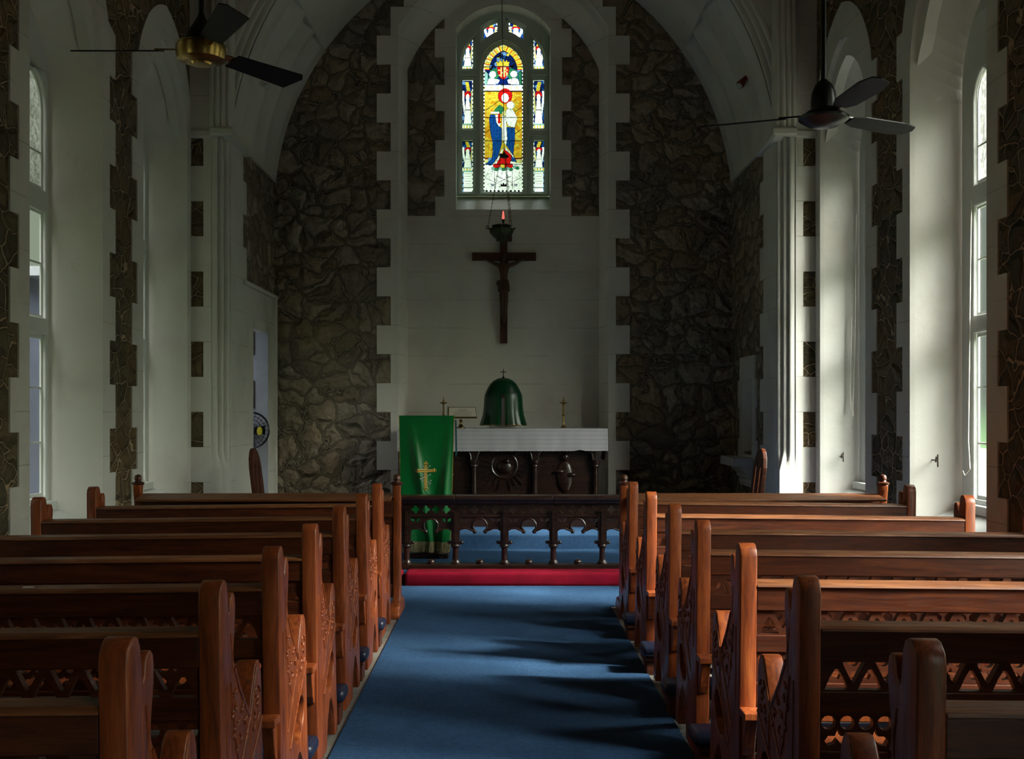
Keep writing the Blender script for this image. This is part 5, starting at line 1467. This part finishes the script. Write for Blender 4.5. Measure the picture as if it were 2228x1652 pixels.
# unseen fill light added to brighten the vestry doorway
lt = bpy.data.lights.new('vestry_fill', 'AREA'); lt.size = .5; lt.energy = VEST; lt.color = (.75, .82, 1.0)
lo = bpy.data.objects.new('vestry_fill', lt); col.objects.link(lo); lo.location = (-4.1, 12.7, 2.8)
# ------------------------------------------------------------------ camera, world, light
cam = bpy.data.cameras.new('camera'); co = bpy.data.objects.new('camera', cam); col.objects.link(co)
co.location = (0, 0, EYE); co.rotation_euler = (PI / 2, 0, 0)
cam.sensor_width = 36; cam.lens = F / 2228 * 36
cam.shift_x = (1114 - VX) / 2228; cam.shift_y = (VY - 826) / 2228
cam.clip_start = .05; cam.clip_end = 200
bpy.context.scene.camera = co
w = bpy.data.worlds.new('world'); bpy.context.scene.world = w; w.use_nodes = True
nt = w.node_tree; nt.nodes.clear()
out = nt.nodes.new('ShaderNodeOutputWorld'); bg = nt.nodes.new('ShaderNodeBackground'); L(nt, bg.outputs[0], out.inputs[0])
tc = nt.nodes.new('ShaderNodeTexCoord'); sp = nt.nodes.new('ShaderNodeSeparateXYZ'); L(nt, tc.outputs['Generated'], sp.inputs[0])
n = noise(nt, tc.outputs['Generated'], 9, 4, .6)
zz = math_(nt, 'ADD', sp.outputs[2], math_(nt, 'MULTIPLY', math_(nt, 'SUBTRACT', n.outputs[0], .5), .9))
fol = mapr(nt, zz, .14, .50)
c = mixc(nt, fol, (.12, .145, .085), (1.0, .965, .915))
c = mixc(nt, mapr(nt, sp.outputs[0], -.30, -.05, .95, 0), c, (.022, .024, .019))
dk = math_(nt, 'MULTIPLY', mapr(nt, sp.outputs[0], .10, .28), mapr(nt, sp.outputs[1], .35, .75))
c = mixc(nt, math_(nt, 'MULTIPLY', dk, .985), c, (.008, .010, .008))
vd = nt.nodes.new('ShaderNodeVectorMath'); vd.operation = 'DOT_PRODUCT'; L(nt, tc.outputs['Generated'], vd.inputs[0]); vd.inputs[1].default_value = Vector((.80, -.62, .54)).normalized()
bo = math_(nt, 'ADD', mapr(nt, vd.outputs['Value'], .35, .90, 1.0, 2.4), mapr(nt, vd.outputs['Value'], .88, .985, 0, LOBE))
bm_ = nt.nodes.new('ShaderNodeVectorMath'); bm_.operation = 'SCALE'; L(nt, c, bm_.inputs[0]); L(nt, bo, bm_.inputs['Scale']); c = bm_.outputs[0]
c = mixc(nt, mapr(nt, sp.outputs[2], -.05, .02), (.05, .09, .035), c)
L(nt, c, bg.inputs[0]); bg.inputs[1].default_value = WORLD
sun = bpy.data.lights.new('sun', 'SUN'); sun.energy = SUN; sun.angle = math.radians(9); sun.color = (1.0, .95, .86)
so = bpy.data.objects.new('sun', sun); col.objects.link(so)
d = Vector(SUNDIR).normalized()
so.rotation_euler = (-d).to_track_quat('Z', 'Y').to_euler(); so.location = (8, 0, 8)
sc = bpy.context.scene
sc.view_settings.view_transform = 'Standard'; sc.view_settings.look = 'None'; sc.view_settings.gamma = 1
sc.view_settings.use_curve_mapping = False
sc.view_settings.exposure = EXPO
sc.cycles.use_denoising = True
try: sc.cycles.denoiser = 'OPENIMAGEDENOISE'
except Exception: pass
sc.cycles.max_bounces = 10; sc.cycles.diffuse_bounces = 6; sc.cycles.transparent_max_bounces = 12
sc.cycles.sample_clamp_indirect = 4
sc.cycles.caustics_reflective = False; sc.cycles.caustics_refractive = False
